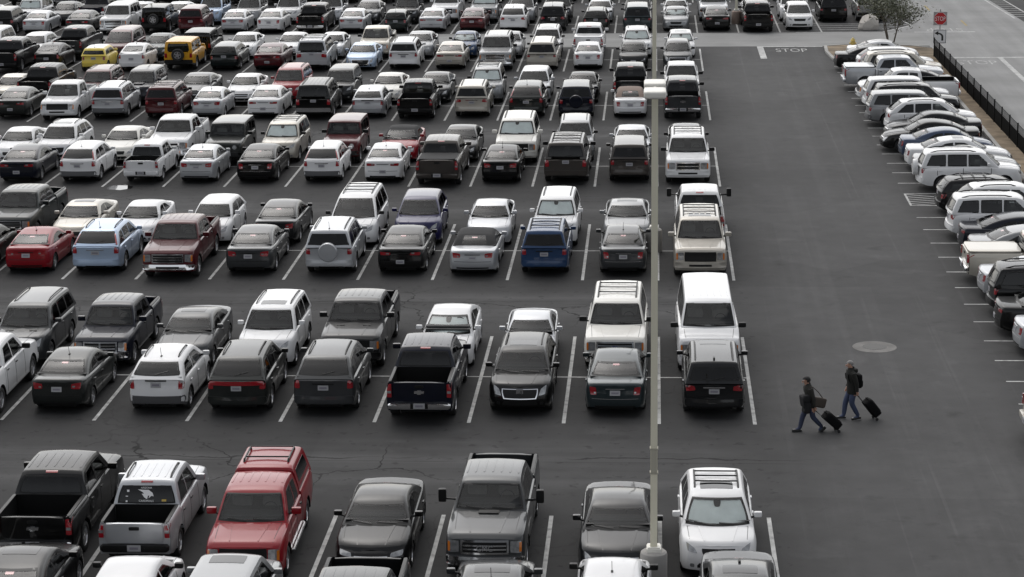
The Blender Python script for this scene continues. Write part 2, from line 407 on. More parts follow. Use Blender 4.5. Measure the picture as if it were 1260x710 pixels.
        if frit:
            mi = [1 if i in (0, nx-1) or j in (0, ny-1) else 0 for j in range(ny) for i in range(nx)]+[1]*len(bd)
            return top+low, fs, mi
        return top+low, fs
    def part(s, name, mats, *patches, angle=40, paint_slot=False, store=None):
        mb = MB()
        for pt in patches: mb.add(pt[0], pt[1], pt[2] if len(pt) > 2 else 0)
        return s.reg(name, mb, mats, angle, paint_slot, store)
    def reg(s, name, mb, mats, angle=40, paint_slot=False, store=None, loc=None, kids=()):
        mats = mats if isinstance(mats, (list, tuple)) else [mats]
        o = obj(name, mb, mats, angle=angle, link=False)
        if paint_slot: o.material_slots[0].link = 'OBJECT'
        if loc: o.location = loc
        (s.parts if store is None else store).append((o, paint_slot, list(kids)))
        return o
    @staticmethod
    def mir(q): return [(-q[1][0], q[1][1]), (-q[0][0], q[0][1]), (-q[3][0], q[3][1]), (-q[2][0], q[2][1])]
    def build(s):
        p = s.p; t = s.t; L = p['L']; hw = p['W']/2; truck = t in TRUCK; sty = s.sty
        cd, cz = p['cowl']; rd, rz = p['rb']; zn, zd, H = p['zn'], p['zd'], p['H']; gc = p['gc']
        body = MB(); low = MB(); cab = MB(); rear = MB()
        if p.get('bed'):
            s.lower(low, 0, rd+.02); s.lower(rear, rd+.06, L-.05, bed=True)
        else: s.lower(low, 0, L)
        s.cabin(cab)
        bl = BVHTree.FromPolygons(low.v, low.f); bc = BVHTree.FromPolygons(cab.v, cab.f); s.bl, s.bc = bl, bc
        br = bl
        body.v = list(low.v); body.f = [list(f) for f in low.f]; body.m = list(low.m)
        top_sep = t == 'cnv'
        cab_args = (body, cab, top_sep, FABT if 'tt' in sty else FAB)
        if p.get('bed'):
            br = BVHTree.FromPolygons(rear.v, rear.f)
            w_ = hw*.84; rear.box((0, s.Y(rd+.085), (.77+zd)/2), (2*w_, .03, zd-.76), 4)
            s.reg('cargo_bed', rear, [paint('W'), BLK, CHR, CLAD, LIN], paint_slot=True)
            tg = MB(); zz = zd+.005
            tg.rbox((0, -L/2+.075, (zz+.70)/2), (2*hw*.80, .10, zz-.70), .12, 3)
            s.reg('tailgate', tg, paint('W'), paint_slot=True)
            s.bt = BVHTree.FromPolygons(tg.v, tg.f)
        s.br = br
        # seams and handles on the flanks
        wd0 = cd+.28; dsp = {'cpe': [wd0, rd-.5], 'cnv': [wd0, rd-.35], 'min': [wd0, rd-.75]}.get(t)
        endw = (rd-.45 if L-rd > .3 and not p.get('bed') else rd-.72)
        if p.get('bed'): endw = rd-.12
        if dsp is None: dsp = [wd0, wd0+.52*(endw-wd0), endw]
        ztop_side = cz-.06
        for sd in 'LR':
            for d in dsp:
                y = s.Y(d); body.add(*s.patch(bl, sd, [(y-.012, gc+.12), (y+.012, gc+.12), (y+.012, ztop_side), (y-.012, ztop_side)], 1, 5, .003, .012, 0), 1)
            for d in dsp[1:]:
                y = s.Y(d)+.14; body.add(*s.patch(bl, sd, [(y-.085, ztop_side-.12), (y+.085, ztop_side-.12), (y+.085, ztop_side-.09), (y-.085, ztop_side-.09)], 2, 1, .03, .03, .3), 0 if not truck else 1)
        # bonnet seams, cowl
        yc = s.Y(cd)
        body.add(*s.patch(bl, 'T', [(-hw*.84, yc-.02), (hw*.84, yc-.02), (hw*.80, yc+.09), (-hw*.80, yc+.09)], 8, 1, .004, .01, 0), 1)
        for sg in (-1, 1):
            body.add(*s.patch(bl, 'T', [(sg*hw*.80-.006, yc+.05), (sg*hw*.80+.006, yc+.05), (sg*hw*.74+.006, L/2-.22), (sg*hw*.74-.006, L/2-.22)], 1, 6, .003, .01, 0), 1)
            if t not in ('min', 'van'):   # bonnet creases
                body.add(*s.patch(bl, 'T', [(sg*hw*.50-.03, yc+.12), (sg*hw*.50+.03, yc+.12), (sg*hw*.36+.02, L/2-.22), (sg*hw*.36-.02, L/2-.22)], 2, 6, .010, .02, .2), 0)
        if t in ('pcr', 'pex', 'pst', 'van', 'big') and not top_sep:
            for k in range(-3, 4):
                x = k*hw*.22
                body.add(*s.patch(bc, 'T', [(x-.03, s.Y(p['rr']-.10)), (x+.03, s.Y(p['rr']-.10)), (x+.03, s.Y(p['wst']+.36)), (x-.03, s.Y(p['wst']+.36))], 2, 5, .007, .02, .5), 0)
        # ---- glazing
        hb = s.xw; priv = t in ('suv', 'cro', 'big', 'mvn', 'box', 'pcr', 'pst', 'van'); side_q = []
        zlo, zhi = cz+.02, H-.085
        s.wsq = [(-hb(zlo)*.945, zlo), (hb(zlo)*.945, zlo), (hb(zhi)*.915, zhi), (-hb(zhi)*.915, zhi)]
        s.ws = s.part('windshield', [GLW, BLK], s.patch(bc, 'F', s.wsq, 14, 10, .008, .02, .10, .04))
        rlo = rz+.04; rhi = H-(.085 if rd-rr_(p) > .4 else .15)
        if t in ('suv', 'cro', 'hat', 'wag', 'mvn', 'min', 'big', 'van', 'box'): rlo = rz+.07
        wf = .905 if t not in ('cnv',) else .62
        if t == 'box': wf = .8
        s.rwq = [(-hb(rlo)*wf, rlo), (hb(rlo)*wf, rlo), (hb(rhi)*(wf-.02), rhi), (-hb(rhi)*(wf-.02), rhi)]
        if t == 'pri':
            s.rwq = [(-hb(rlo)*.84, rlo+.06), (hb(rlo)*.84, rlo+.06), (hb(rhi)*.82, rhi+.03), (-hb(rhi)*.82, rhi+.03)]
        s.part('rear_window', [GLD if priv else GLT, BLK], s.patch(bc, 'B', s.rwq, 14, 10, .008, .02, .12, .04))
        # side windows
        zb = s.zbelt+.035
        d0b, d0t = cd+.30, p['wst']+.16
        if t in ('van',): d0b, d0t = cd+.38, p['wst']+.12
        if t == 'box': d0b, d0t = cd+.22, p['wst']+.08
        slope = rd-p['rr'] > .5 and L-rd > .25 and not p.get('bed')
        d1b = rd-(.50 if slope else (.22 if not p.get('bed') else .2)); d1t = p['rr']-(.05 if slope else .12)
        if t == 'pri': d1b, d1t = rd-.75, p['rr']+.75
        if t in ('cro', 'hat', 'wag'): d1b, d1t = rd-.34, p['rr']-.02
        if d1t < d0t+.4: d1t = d0t+.4
        nwin = {'sed': 2, 'com': 2, 'cpe': 1, 'cnv': 1, 'hat': 2, 'pri': 2, 'min': 2, 'wag': 3, 'cro': 3, 'suv': 3, 'big': 3, 'box': 3, 'mvn': 3, 'van': 2, 'pcr': 2, 'pex': 2, 'pst': 2}[t]
        fr = {1: [0, 1], 2: [0, .54 if t != 'pex' else .66, 1], 3: [0, .36, .68, 1]}[nwin]
        for sd in 'LR':
            for k in range(nwin):
                g = .035
                a, b = fr[k], fr[k+1]
                da_b, db_b = d0b+(d1b-d0b)*a+(g if k else 0), d0b+(d1b-d0b)*b-(g if k < nwin-1 else 0)
                # vertical pillars between panes
                da_t = d0t if k == 0 else max(da_b, d0t); db_t = min(db_b, d1t) if k == nwin-1 else db_b
                if db_t < da_t+.1: db_t = da_t+.1
                zt1 = s.hroof(da_t)-.085-p['rc']*.35; zt2 = s.hroof(db_t)-.085-p['rc']*.35
                if zt2 < zb+.1: zt2 = zb+.1
                q = [(s.Y(da_b), zb), (s.Y(db_b), zb), (s.Y(db_t), zt2), (s.Y(da_t), zt1)]
                side_q.append(q)
                s.part('side_window', [GLD if priv and k else GLT, BLK], s.patch(bc, sd, q, 7, 6, .006, .02, .10, .022))
        # ---- openings in the shell, lining and seats
        def inq(pt, q, m):
            c = (sum(a[0] for a in q)/4, sum(a[1] for a in q)/4); sgn = None
            for i in range(4):
                a, b = q[i], q[(i+1) % 4]; ex, ey = b[0]-a[0], b[1]-a[1]; ln = math.hypot(ex, ey) or 1
                d_ = (ex*(pt[1]-a[1])-ey*(pt[0]-a[0]))/ln; d0_ = (ex*(c[1]-a[1])-ey*(c[0]-a[0]))/ln
                if d0_ < 0: d_ = -d_
                if d_ < m: return False
            return True
        keep = []
        for f in cab.f:
            if len(f) > 4: keep.append(f); continue
            c = sum((Vector(cab.v[i]) for i in f), Vector())/4
            n_ = (Vector(cab.v[f[1]])-Vector(cab.v[f[0]])).cross(Vector(cab.v[f[2]])-Vector(cab.v[f[0]])); n_.normalize()
            hole = False
            if abs(n_.x) > .75: hole = any(inq((c.y, c.z), q, .012) for q in side_q)
            elif c.y > s.Y(p['wst']+.02): hole = inq((c.x, c.z), s.wsq, .02)
            elif c.y < s.Y(p['rr']-.1): hole = inq((c.x, c.z), s.rwq, .02)
            if not hole: keep.append(f)
        body, cab, top_sep, fab = cab_args
        if not top_sep: body.add(cab.v, keep, 0)
        else:
            tm = MB(); tm.add(cab.v, keep, 0); s.reg('fabric_top', tm, fab)
        it = MB(); yc_ = (s.Y(cd)+s.Y(rd))/2
        lv = [(x*.965, yc_+(y-yc_)*.985, s.zbelt+(z-s.zbelt)*.955) for x, y, z in cab.v]; it.add(lv, [f for f in keep if len(f) == 4], 2)
        zt_ = max(cz, rz)+.045; wi = s.wb*.93
        it.add([(-wi, s.Y(cd+.02), zt_-.01), (wi, s.Y(cd+.02), zt_-.01), (wi, s.Y(rd-.04), zt_-.01), (-wi, s.Y(rd-.04), zt_-.01)], [(0, 1, 2, 3)], 0)
        it.rbox((0, s.Y(cd+.36), zt_+.02), (wi*1.9, .40, .09), .5, 3, 0)
        rows_ = [p['wst']+.42]
        if t not in ('pex',): rows_.append(p['wst']+1.32 if rd-p['wst'] > 1.75 else p['wst']+1.1)
        if t in ('mvn', 'van', 'big'): rows_.append(p['wst']+2.2)
        for ri, d_ in enumerate(rows_):
            if d_ > rd-.25: continue
            top_ = min(s.hroof(d_)-.16, zt_+.42)
            for sg in (-1, 1):
                it.rbox((sg*wi*.46, s.Y(d_), (zt_+top_-.14)/2), (.50, .17, max(.08, top_-.14-zt_)), .45, 3, 1)
                it.rbox((sg*wi*.46, s.Y(d_)-.02, top_-.07), (.25, .10, .16), .5, 3, 1)
        ring_ = [(-wi*.46+.17*math.cos(a*.449), s.Y(cd+.62)-.05*math.sin(a*.449), zt_+.07+.15*math.sin(a*.449)) for a in range(15)]
        it.tube(ring_, .014, 5, 0)
        s.reg('interior', it, [INT, INT2, HEADL], angle=50)
        for sg in (-1, 1):
            x0_ = -hb(zlo)*.60+ (0 if sg < 0 else hb(zlo)*.72)
            body.add(*s.patch(bc, 'F', [(x0_, zlo+.02), (x0_+.48, zlo+.055), (x0_+.48, zlo+.075), (x0_, zlo+.045)], 4, 1, .022, .01, 0), 1)
        s.reg('body', body, [paint('W'), BLK, CHR, CLAD, LIN], paint_slot=True, angle=36)
        # ---- front
        s.front(bl, truck); s.rearend(bl if not p.get('bed') else br, truck)
        # ---- mirrors
        mz = s.zbelt+.11; md = cd+.42
        for sg in (-1, 1):
            mb = MB()
            if 'tow' in sty:
                mb.rbox((sg*(hw+.24), s.Y(md), mz+.10), (.20, .12, .34), .3, 3, 1)
                mb.tube([(sg*hw*.90, s.Y(md), mz), (sg*(hw+.2), s.Y(md), mz+.02)], .03, 5, 1)
            else:
                k = 1.25 if truck else 1
                mb.rbox((sg*(hw+.075*k), s.Y(md), mz+.02), (.20*k, .12, .135*k), .6, 3, 1 if 'bm' in sty else 0)
                mb.tube([(sg*s.xw(mz-.05), s.Y(md-.04), mz-.05), (sg*(hw+.04), s.Y(md), mz-.02)], .03, 5, 1)
            s.reg('wing_mirror', mb, [paint('W'), BLK], paint_slot=True)
        # ---- underside and wheels
        ub = MB(); ub.box((0, 0, (gc+.62)/2+.0), (hw*1.16, L-.5, .62-gc), 0); s.reg('underbody', ub, UND, angle=None)
        tw = .25 if truck else .21; R = p['R']
        for d in (p['fo'], p['fo']+p['wb']):
            for sg in (-1, 1):
                ty = MB(); ty.lathe([(R*.62, -tw/2), (R*.9, -tw/2), (R*.985, -tw*.36), (R, -tw*.2), (R, tw*.2), (R*.985, tw*.36), (R*.9, tw/2), (R*.66, tw/2-.005), (R*.62, tw/2-.04), (R*.62, -tw/2)], 22, 'x')
                rm = MB(); h = tw/2-.02
                rm.lathe([(0, sg*(h-.07)), (R*.62, sg*(h-.08))], 22, 'x', mi=1)
                rm.lathe([(R*.57, sg*(h-.05)), (R*.60, sg*(h+.005)), (R*.66, sg*h)], 22, 'x')
                rm.lathe([(0, sg*h), (R*.12, sg*h), (R*.15, sg*(h-.03))], 10, 'x')
                ns = 6 if truck else 5
                for i in range(ns):
                    a = 2*math.pi*i/ns
                    ca, sa = math.cos(a), math.sin(a); wdt = R*.085
                    pts = []
                    for r, hh, kk in ((R*.1, h-.005, 1.2), (R*.6, h-.01, .9)):
                        for w_ in (-1, 1):
                            pts.append((sg*hh, r*ca-w_*wdt*kk*sa, r*sa+w_*wdt*kk*ca))
                    for q in list(pts): pts.append((q[0]-sg*.04, q[1], q[2]))
                    rm.add(pts, [(0, 2, 3, 1), (0, 4, 6, 2), (1, 3, 7, 5)])
                ko = obj('rim', rm, [RIM, BLK], angle=30, link=False)
                s.reg('wheel', ty, RUB, loc=(sg*(hw-tw/2-.015), s.Y(d), R), kids=[ko], angle=50)
    def emblem(s, bvh, kind, ax, z, size):
        mb = MB(); y = 9
        hit = bvh.ray_cast(Vector((0, 9 if ax == 'F' else -9, z)), Vector((0, -1 if ax == 'F' else 1, 0)))
        y0 = hit[0].y+(.022 if ax == 'F' else -.022)
        sg = 1 if ax == 'F' else -1
        def flat(pts, mi=0, dy=0):
            n = len(pts); vs = [(x*size, y0+sg*dy, z+zz*size) for x, zz in pts]+[(x*size, y0-sg*.03, z+zz*size) for x, zz in pts]
            mb.add(vs, [tuple(range(n))]+[(i, (i+1) % n, (i+1) % n+n, i+n) for i in range(n)], mi)
        if kind == 'bow':
            flat([(-1, .05), (-.9, .28), (-.35, .28), (-.3, .42), (.42, .42), (.38, .25), (1, .25), (.9, -.25), (.35, -.25), (.3, -.42), (-.42, -.42), (-.38, -.25), (-1, -.25)])
        elif kind == 'oval':
            flat([(math.cos(a*.314), .42*math.sin(a*.314)) for a in range(20)])
            flat([(.88*math.cos(a*.314), .32*math.sin(a*.314)) for a in range(20)], 1, .004)
        elif kind == 'ring':
            for r, e in ((1, .68),):
                mb.add([(r*math.cos(a*.314)*size, y0, z+e*math.sin(a*.314)*size) for a in range(20)]+[(.78*math.cos(a*.314)*size, y0, z+e*.74*math.sin(a*.314)*size) for a in range(20)], [(a, (a+1) % 20, (a+1) % 20+20, a+20) for a in range(20)])
            flat([(-.25, .5), (-.02, .5), (-.12, -.22), (.5, -.22), (.45, -.4), (-.4, -.4)], 0, .003)
        elif kind == 'tri':
            for rx, rz_ in ((1, .62), (.32, .60), (.75, .22)):
                mb.add([(rx*math.cos(a*.314)*size, y0, z+(rz_*math.sin(a*.314)+(.3 if rx == .75 else 0))*size) for a in range(20)]+[((rx-.14)*math.cos(a*.314)*size, y0, z+((rz_-.12)*math.sin(a*.314)+(.3 if rx == .75 else 0))*size) for a in range(20)], [(a, (a+1) % 20, (a+1) % 20+20, a+20) for a in range(20)])
        elif kind == 'crest':
            flat([(-.8, .8), (.8, .8), (.8, -.2), (.3, -.8), (-.3, -.8), (-.8, -.2)]); flat([(-.6, .6), (0, .6), (0, -.6), (-.3, -.6), (-.6, -.1)], 1, .004)
        elif kind == 'plus':
            flat([(-.12, 1), (.12, 1), (.12, -1), (-.12, -1)]); flat([(-.12, .12), (-1, .12), (-1, -.12), (-.12, -.12)]); flat([(.12, .12), (1, .12), (1, -.12), (.12, -.12)])
        else:
            flat([(math.cos(a*.4), math.sin(a*.4)) for a in range(16)])
        return mb
    def front(s, bl, truck):
        p = s.p; hw = p['W']/2; zn = p['zn']; sty = s.sty; t = s.t; pa = lambda *a, **k: s.patch(bl, 'F', *a, **k)
        S2 = '2' in sty; S3 = '3' in sty
        if truck:
            z1, z0 = zn-.05, zn-.40
            if t == 'van':
                z1, z0 = zn-.10, zn-.42
            gw = hw*(.60 if not S2 else .54)
            mats = [CHR if 'ch' in sty or S2 else paint('W'), BLK, CHR]
            g = [pa([(-gw, z0), (gw, z0), (gw, z1), (-gw, z1)], 8, 4, .012, .05, .05)+(0 if 'ch' in sty or S2 else 1,), pa([(-gw+.05, z0+.05), (gw-.05, z0+.05), (gw-.05, z1-.05), (-gw+.05, z1-.05)], 8, 3, .018, .03, .05)+(1,)]
            if t == 'box': g = [pa([(-gw*.9+i*.155, z0+.04), (-gw*.9+i*.155+.07, z0+.04), (-gw*.9+i*.155+.07, z1-.03), (-gw*.9+i*.155, z1-.03)], 1, 2, .012, .03, .2)+(1,) for i in range(7)]
            elif S2 or 'ch' in sty:
                for zz in ((z0+z1)/2,) if S2 else (z0+.13, z0+.22):
                    g.append(pa([(-gw+.05, zz-.018), (gw-.05, zz-.018), (gw-.05, zz+.018), (-gw+.05, zz+.018)], 8, 1, .03, .04, .1)+(2,))
            if S3:
                g.append(pa([(-.03, z0+.04), (.03, z0+.04), (.03, z1-.04), (-.03, z1-.04)], 1, 3, .032, .04, .1)+(2,))
            s.part('grille', mats, *g)
            hx0, hx1 = gw+.03, hw*.90
            for sg in (0, 1):
                if t == 'box':
                    q = [(hw*.50, z0+.12), (hw*.72, z0+.12), (hw*.72, z1-.02), (hw*.50, z1-.02)]; rr = 1
                else: q = [(hx0, z0+.05), (hx1, z0+.03), (hx1, z1-.03), (hx0, z1-.02)]; rr = .2
                q2 = [(hx1-.05, z0+.06), (hx1+.01, z0+.06), (hx1+.01, z1-.05), (hx1-.05, z1-.05)]
                if sg: q = s.mir(q); q2 = s.mir(q2)
                a = [pa(q, 5, 4, .014, .05, rr)]
                if t != 'box': a.append(pa(q2, 1, 3, .02, .05, .2)+(1,))
                s.part('headlight', [LAMP, AMB], *a)
            bp = [pa([(-hw*.97, .46), (hw*.97, .46), (hw*.97, .66), (-hw*.97, .66)], 12, 3, .07, .12, .12), pa([(-hw*.45, .51), (hw*.45, .51), (hw*.45, .59), (-hw*.45, .59)], 6, 1, .075, .02, .2)+(1,)]
            if 'ch' in sty: s.part('bumper', [CHR, BLK], *bp)
            elif t == 'box' or 'bb' in sty: s.part('bumper', [BLK, BLK], *bp)
            else: s.part('bumper', [paint('W'), BLK], *bp, paint_slot=True)
        else:
            tall = t in ('suv', 'cro', 'mvn')
            z1 = zn-.05; z0 = zn-(.20 if not S2 else .30); gw = hw*(.40 if not S2 else .50)
            gt = gw*1.12
            g = [pa([(-gw, z0), (gw, z0), (gt, z1), (-gt, z1)], 8, 3, .010, .03, .15)+(0,)]
            if S2: g = [pa([(-gw-.03, z0-.03), (gw+.03, z0-.03), (gt+.03, z1+.02), (-gt-.03, z1+.02)], 8, 3, .008, .03, .15)+(1,), pa([(-gw, z0), (gw, z0), (gt, z1), (-gt, z1)], 8, 3, .016, .03, .15)+(0,)]
            if S3: g.append(pa([(-gt, (z0+z1)/2-.015), (gt, (z0+z1)/2-.015), (gt, (z0+z1)/2+.015), (-gt, (z0+z1)/2+.015)], 8, 1, .02, .03, .1)+(1,))
            s.part('grille', [BLK, CHR], *g)
            lz = .30 if not tall else .36
            s.part('air_intake', [BLK], pa([(-hw*.58, lz), (hw*.58, lz), (hw*.52, lz+.13), (-hw*.52, lz+.13)], 8, 2, .006, .03, .2))
            for sg in (0, 1):
                q = [(hw*.54, zn-.17), (hw*.80, zn-.13), (hw*.84, zn+.06), (hw*.62, zn-.05)]
                if S3: q = [(hw*.50, zn-.14), (hw*.82, zn-.12), (hw*.84, zn+.00), (hw*.52, zn-.05)]
                if S2: q = [(hw*.58, zn-.24), (hw*.80, zn-.20), (hw*.84, zn+.06), (hw*.66, zn-.04)]
                qf = [(hw*.62, lz), (hw*.74, lz+.01), (hw*.74, lz+.10), (hw*.62, lz+.10)]
                if sg: q = s.mir(q); qf = s.mir(qf)
                s.part('headlight', [LAMP], pa(q, 6, 4, .010, .04, .3))
                s.part('fog_light', [BLK if S2 else LAMP], pa(qf, 3, 2, .006, .03, .6))
    def rearend(s, b, truck):
        p = s.p; hw = p['W']/2; zd = p['zd']; sty = s.sty; t = s.t; pa = lambda *a, **k: s.patch(b, 'B', *a, **k)
        pl = lambda z, bb=b: [s.patch(bb, 'B', [(-.155, z), (.155, z), (.155, z+.15), (-.155, z+.15)], 2, 2, .016, .02, .05)+(0,), s.patch(bb, 'B', [(-.11, z+.045), (.11, z+.045), (.11, z+.105), (-.11, z+.105)], 2, 1, .019, .01, .05)+(1,)]
        S2 = '2' in sty; S3 = '3' in sty
        if p.get('bed'):
            for sg in (0, 1):
                q = [(hw*.82, .86), (hw*.955, .86), (hw*.95, zd-.05), (hw*.82, zd-.05)]
                if sg: q = s.mir(q)
                s.part('tail_light', [RED, LAMP], pa(q, 2, 4, .05, .08, .1), pa([((q[0][0]+q[1][0])/2-.06, .98), ((q[0][0]+q[1][0])/2+.06, .98), ((q[0][0]+q[1][0])/2+.06, 1.06), ((q[0][0]+q[1][0])/2-.06, 1.06)], 1, 1, .054, .02, .2)+(1,))
            mb = MB(); mb.rbox((0, -p['L']/2+.02, .60), (hw*1.86, .20, .19), .2, 3, 0)
            mb.box((0, -p['L']/2-.075, .61), (.52, .02, .16), 1)
            if 'ch' in sty: s.reg('rear_bumper', mb, [CHR, BLK])
            else: s.reg('rear_bumper', mb, [paint('W') if 'pb' in sty else BLK, BLK], paint_slot='pb' in sty)
            m2 = MB(); y = -p['L']/2-.088
            m2.box((0, y, .62), (.34, .012, .16), 0); m2.box((0, y-.008, .62), (.22, .006, .06), 1)
            s.reg('licence_plate', m2, [PLT, PLD])
            m3 = MB(); m3.rbox((0, -p['L']/2+.02, zd-.13), (.26, .03, .09), .4, 3); s.reg('tailgate_handle', m3, BLK)
            # third brake light over the cab window
            m4 = MB(); m4.add(*s.patch(s.bc, 'B', [(-.16, p['H']-.085), (.16, p['H']-.085), (.16, p['H']-.045), (-.16, p['H']-.045)], 2, 1, .02, .04, .2)); s.reg('brake_light', m4, RED)
            m5 = MB()
            for sg in (-1, 1): m5.rbox((sg*hw*.87, -(p['L']/2)+ (p['L']-p['rb'][0])/2, zd+.012), (.09, p['L']-p['rb'][0]-.2, .03), .2, 2)
            s.reg('bed_rail', m5, BLK)
        elif t in ('suv', 'cro', 'hat', 'wag', 'mvn', 'min', 'big', 'van', 'box', 'pri'):
            lo = {'min': .70, 'hat': .74, 'wag': .72, 'pri': .80}.get(t, .84)
            hi = zd-.03
            for sg in (0, 1):
                if S2: q = [(hw*.60, lo+.06), (hw*.90, lo+.02), (hw*.92, hi), (hw*.62, hi-.04)]
                elif t == 'min': q = [(hw*.70, lo), (hw*.86, lo), (hw*.86, hi), (hw*.70, hi)]
                else: q = [(hw*.74, lo), (hw*.92, lo), (hw*.92, hi), (hw*.76, hi)]
                if sg: q = s.mir(q)
                pts = [pa(q, 3, 4, .016, .06, .3)]
                s.part('tail_light', [RED], *pts)
                if S3:   # upright lamps running up the rear pillars
                    rl = s.rwq; sx = 1 if not sg else -1
                    xa, xb = s.xw(rl[0][1])*.93, s.xw(rl[0][1])*.999; xc, xd_ = s.xw(rl[2][1])*.92, s.xw(rl[2][1])*.985
                    q = [(xa, rl[0][1]-.05), (xb, rl[0][1]-.05), (xd_, rl[2][1]-.08), (xc, rl[2][1]-.08)]
                    if sg: q = s.mir(q)
                    s.part('pillar_light', [RED], s.patch(s.bc, 'B', q, 2, 5, .02, .05, .15))
            zp = {'min': .74, 'pri': .72, 'big': .98, 'van': .95, 'box': .62}.get(t, .80)
            if 'sp' not in sty: s.part('licence_plate', [PLT, PLD], *pl(zp))
            if t not in ('box', 'min', 'pri'): s.part('hatch_trim', [CHR if S2 or S3 else BLK], pa([(-.34, zp+.175), (.34, zp+.175), (.34, zp+.21), (-.34, zp+.21)], 4, 1, .02, .03, .2))
            zb0 = p['gc']+.16; 
            bp = [pa([(-hw*.95, zb0), (hw*.95, zb0), (hw*.95, zb0+.22), (-hw*.95, zb0+.22)], 12, 3, .05, .10, .12)]
            if 'ch' in sty: s.part('rear_bumper', [CHR], *bp)
            elif 'cl' in sty or t == 'box': s.part('rear_bumper', [CLAD if t != 'box' else BLK], *bp)
            else: s.part('rear_bumper', [paint('W')], *bp, paint_slot=True)
            s.part('valance', [BLK], pa([(-hw*.8, zb0-.12), (hw*.8, zb0-.12), (hw*.86, zb0-.01), (-hw*.86, zb0-.01)], 8, 1, .004, .04, .1))
            if t not in ('van', 'box'): s.part('wiper', [BLK], s.patch(s.bc, 'B', [(-.05, s.rwq[0][1]+.02), (.34, s.rwq[0][1]+.10), (.34, s.rwq[0][1]+.115), (-.05, s.rwq[0][1]+.045)], 3, 1, .018, .01, 0))
        else:
            for sg in (0, 1):
                q = [(hw*.50, zd-.25), (hw*.80, zd-.27), (hw*.84, zd-.06), (hw*.50, zd-.10)]
                if S2: q = [(hw*.60, zd-.32), (hw*.80, zd-.33), (hw*.84, zd-.08), (hw*.62, zd-.10)]
                if S3: q = [(hw*.40, zd-.20), (hw*.82, zd-.22), (hw*.84, zd-.09), (hw*.40, zd-.11)]
                if sg: q = s.mir(q)
                a_, b_ = sorted((q[0][0], q[1][0])); f_ = (.12, .45) if not sg else (.55, .88)
                q5 = [(a_+(b_-a_)*f_[0], q[0][1]+.045), (a_+(b_-a_)*f_[1], q[0][1]+.045), (a_+(b_-a_)*f_[1], q[0][1]+.095), (a_+(b_-a_)*f_[0], q[0][1]+.095)]
                s.part('tail_light', [RED, LAMP], pa(q, 5, 3, .012, .05, .3), pa(q5, 2, 1, .016, .02, .3)+(1,))
            s.part('licence_plate', [PLT, PLD], *pl(zd-.33 if not S3 else .50))
            s.part('boot_trim', [CHR if S2 else BLK], pa([(-.30, zd-.15), (.30, zd-.15), (.30, zd-.125), (-.30, zd-.125)], 4, 1, .016, .03, .2), pa([(-hw*.76, .585), (hw*.76, .585), (hw*.76, .60), (-hw*.76, .60)], 10, 1, .004, .02, 0)+(0,))
            s.part('valance', [BLK], pa([(-hw*.62, .27), (hw*.62, .27), (hw*.70, .38), (-hw*.70, .38)], 8, 2, .006, .04, .2))
            hi = p['H']-.10; s.part('brake_light', [RED], s.patch(s.bc, 'B', [(-.10, s.rwq[2][1]-.06), (.10, s.rwq[2][1]-.06), (.10, s.rwq[2][1]-.03), (-.10, s.rwq[2][1]-.03)], 1, 1, .012, .01, .1))
    # ---- optional pieces, built on demand and shared
    def option(s, o):
        if o in s.opt: return s.opt[o]
        p = s.p; hw = p['W']/2; L = p['L']; out = []; bc = s.bc; H = p['H']
        rf = lambda d: s.hroof(d)
        if o == 'sr':
            d0, d1 = p['wst']+.18, p['wst']+.68; w = hw*.44
            s.part('sunroof', GLS, s.patch(bc, 'T', [(-w, s.Y(d1)), (w, s.Y(d1)), (w, s.Y(d0)), (-w, s.Y(d0))], 5, 4, .006, .02, .12), store=out)
        elif o in ('rk', 'xb'):
            x = s.xw(H)*.86-.02; d0, d1 = p['wst']+.30, p['rr']-.10
            n = 8
            for sg in (-1, 1):
                mb = MB(); ds = np.linspace(d0, d1, n)
                mb.tube([(sg*x, s.Y(d), rf(d)+(.055 if 0 < i < n-1 else 0.0)) for i, d in enumerate(ds)], .024, 6)
                s.reg('roof_rail', mb, BLK, store=out)
            if o == 'xb':
                for f in (.22, .5, .78):
                    d = d0+(d1-d0)*f; mb = MB(); mb.tube([(-x, s.Y(d), rf(d)+.065), (x, s.Y(d), rf(d)+.065)], .02, 6); s.reg('roof_crossbar', mb, BLK, store=out)
        elif o in ('sp', 'spc'):
            R = p['R']*1.0; zc = .98 if s.t != 'box' else 1.02; hit = s.bl.ray_cast(Vector((0, -9, zc-.1)), Vector((0, 1, 0))); y = hit[0].y-.03
            mb = MB(); n = 26
            prof = [(R*.55, 0), (R*.94, 0), (R, -.05), (R, -.17), (R*.92, -.22), (R*.6, -.225), (0, -.23)]
            vs = []; k = len(prof)
            for i in range(n):
                a = 2*math.pi*i/n
                vs += [(r*math.cos(a), y+h, zc+r*math.sin(a)) for r, h in prof]
            mb.add(vs, [(i*k+j, ((i+1) % n)*k+j, ((i+1) % n)*k+j+1, i*k+j+1) for i in range(n) for j in range(k-1)])
            if o == 'spc': s.reg('spare_wheel_cover', mb, paint('W'), paint_slot=True, store=out)
            else:
                rm = MB(); vs = [(0, y-.236, zc)]
                for i in range(20): vs.append((R*.5*math.cos(i*.314)*(1 if i % 4 < 2 else .55), y-.236, zc+R*.5*math.sin(i*.314)*(1 if i % 4 < 2 else .55)))
                rm.add(vs, [(0, i+1, (i+1) % 20+1) for i in range(20)])
                rm.add([(r*math.cos(i*.314), y-.236, zc+r*math.sin(i*.314)) for i in range(20) for r in (R*.5, R*.58)], [(2*i, 2*i+1, (2*i+3) % 40, (2*i+2) % 40) for i in range(20)])
                ko = obj('rim', rm, RIM, angle=None, link=False)
                s.reg('spare_wheel', mb, RUB, store=out, kids=[ko])
        elif o == 'ss':
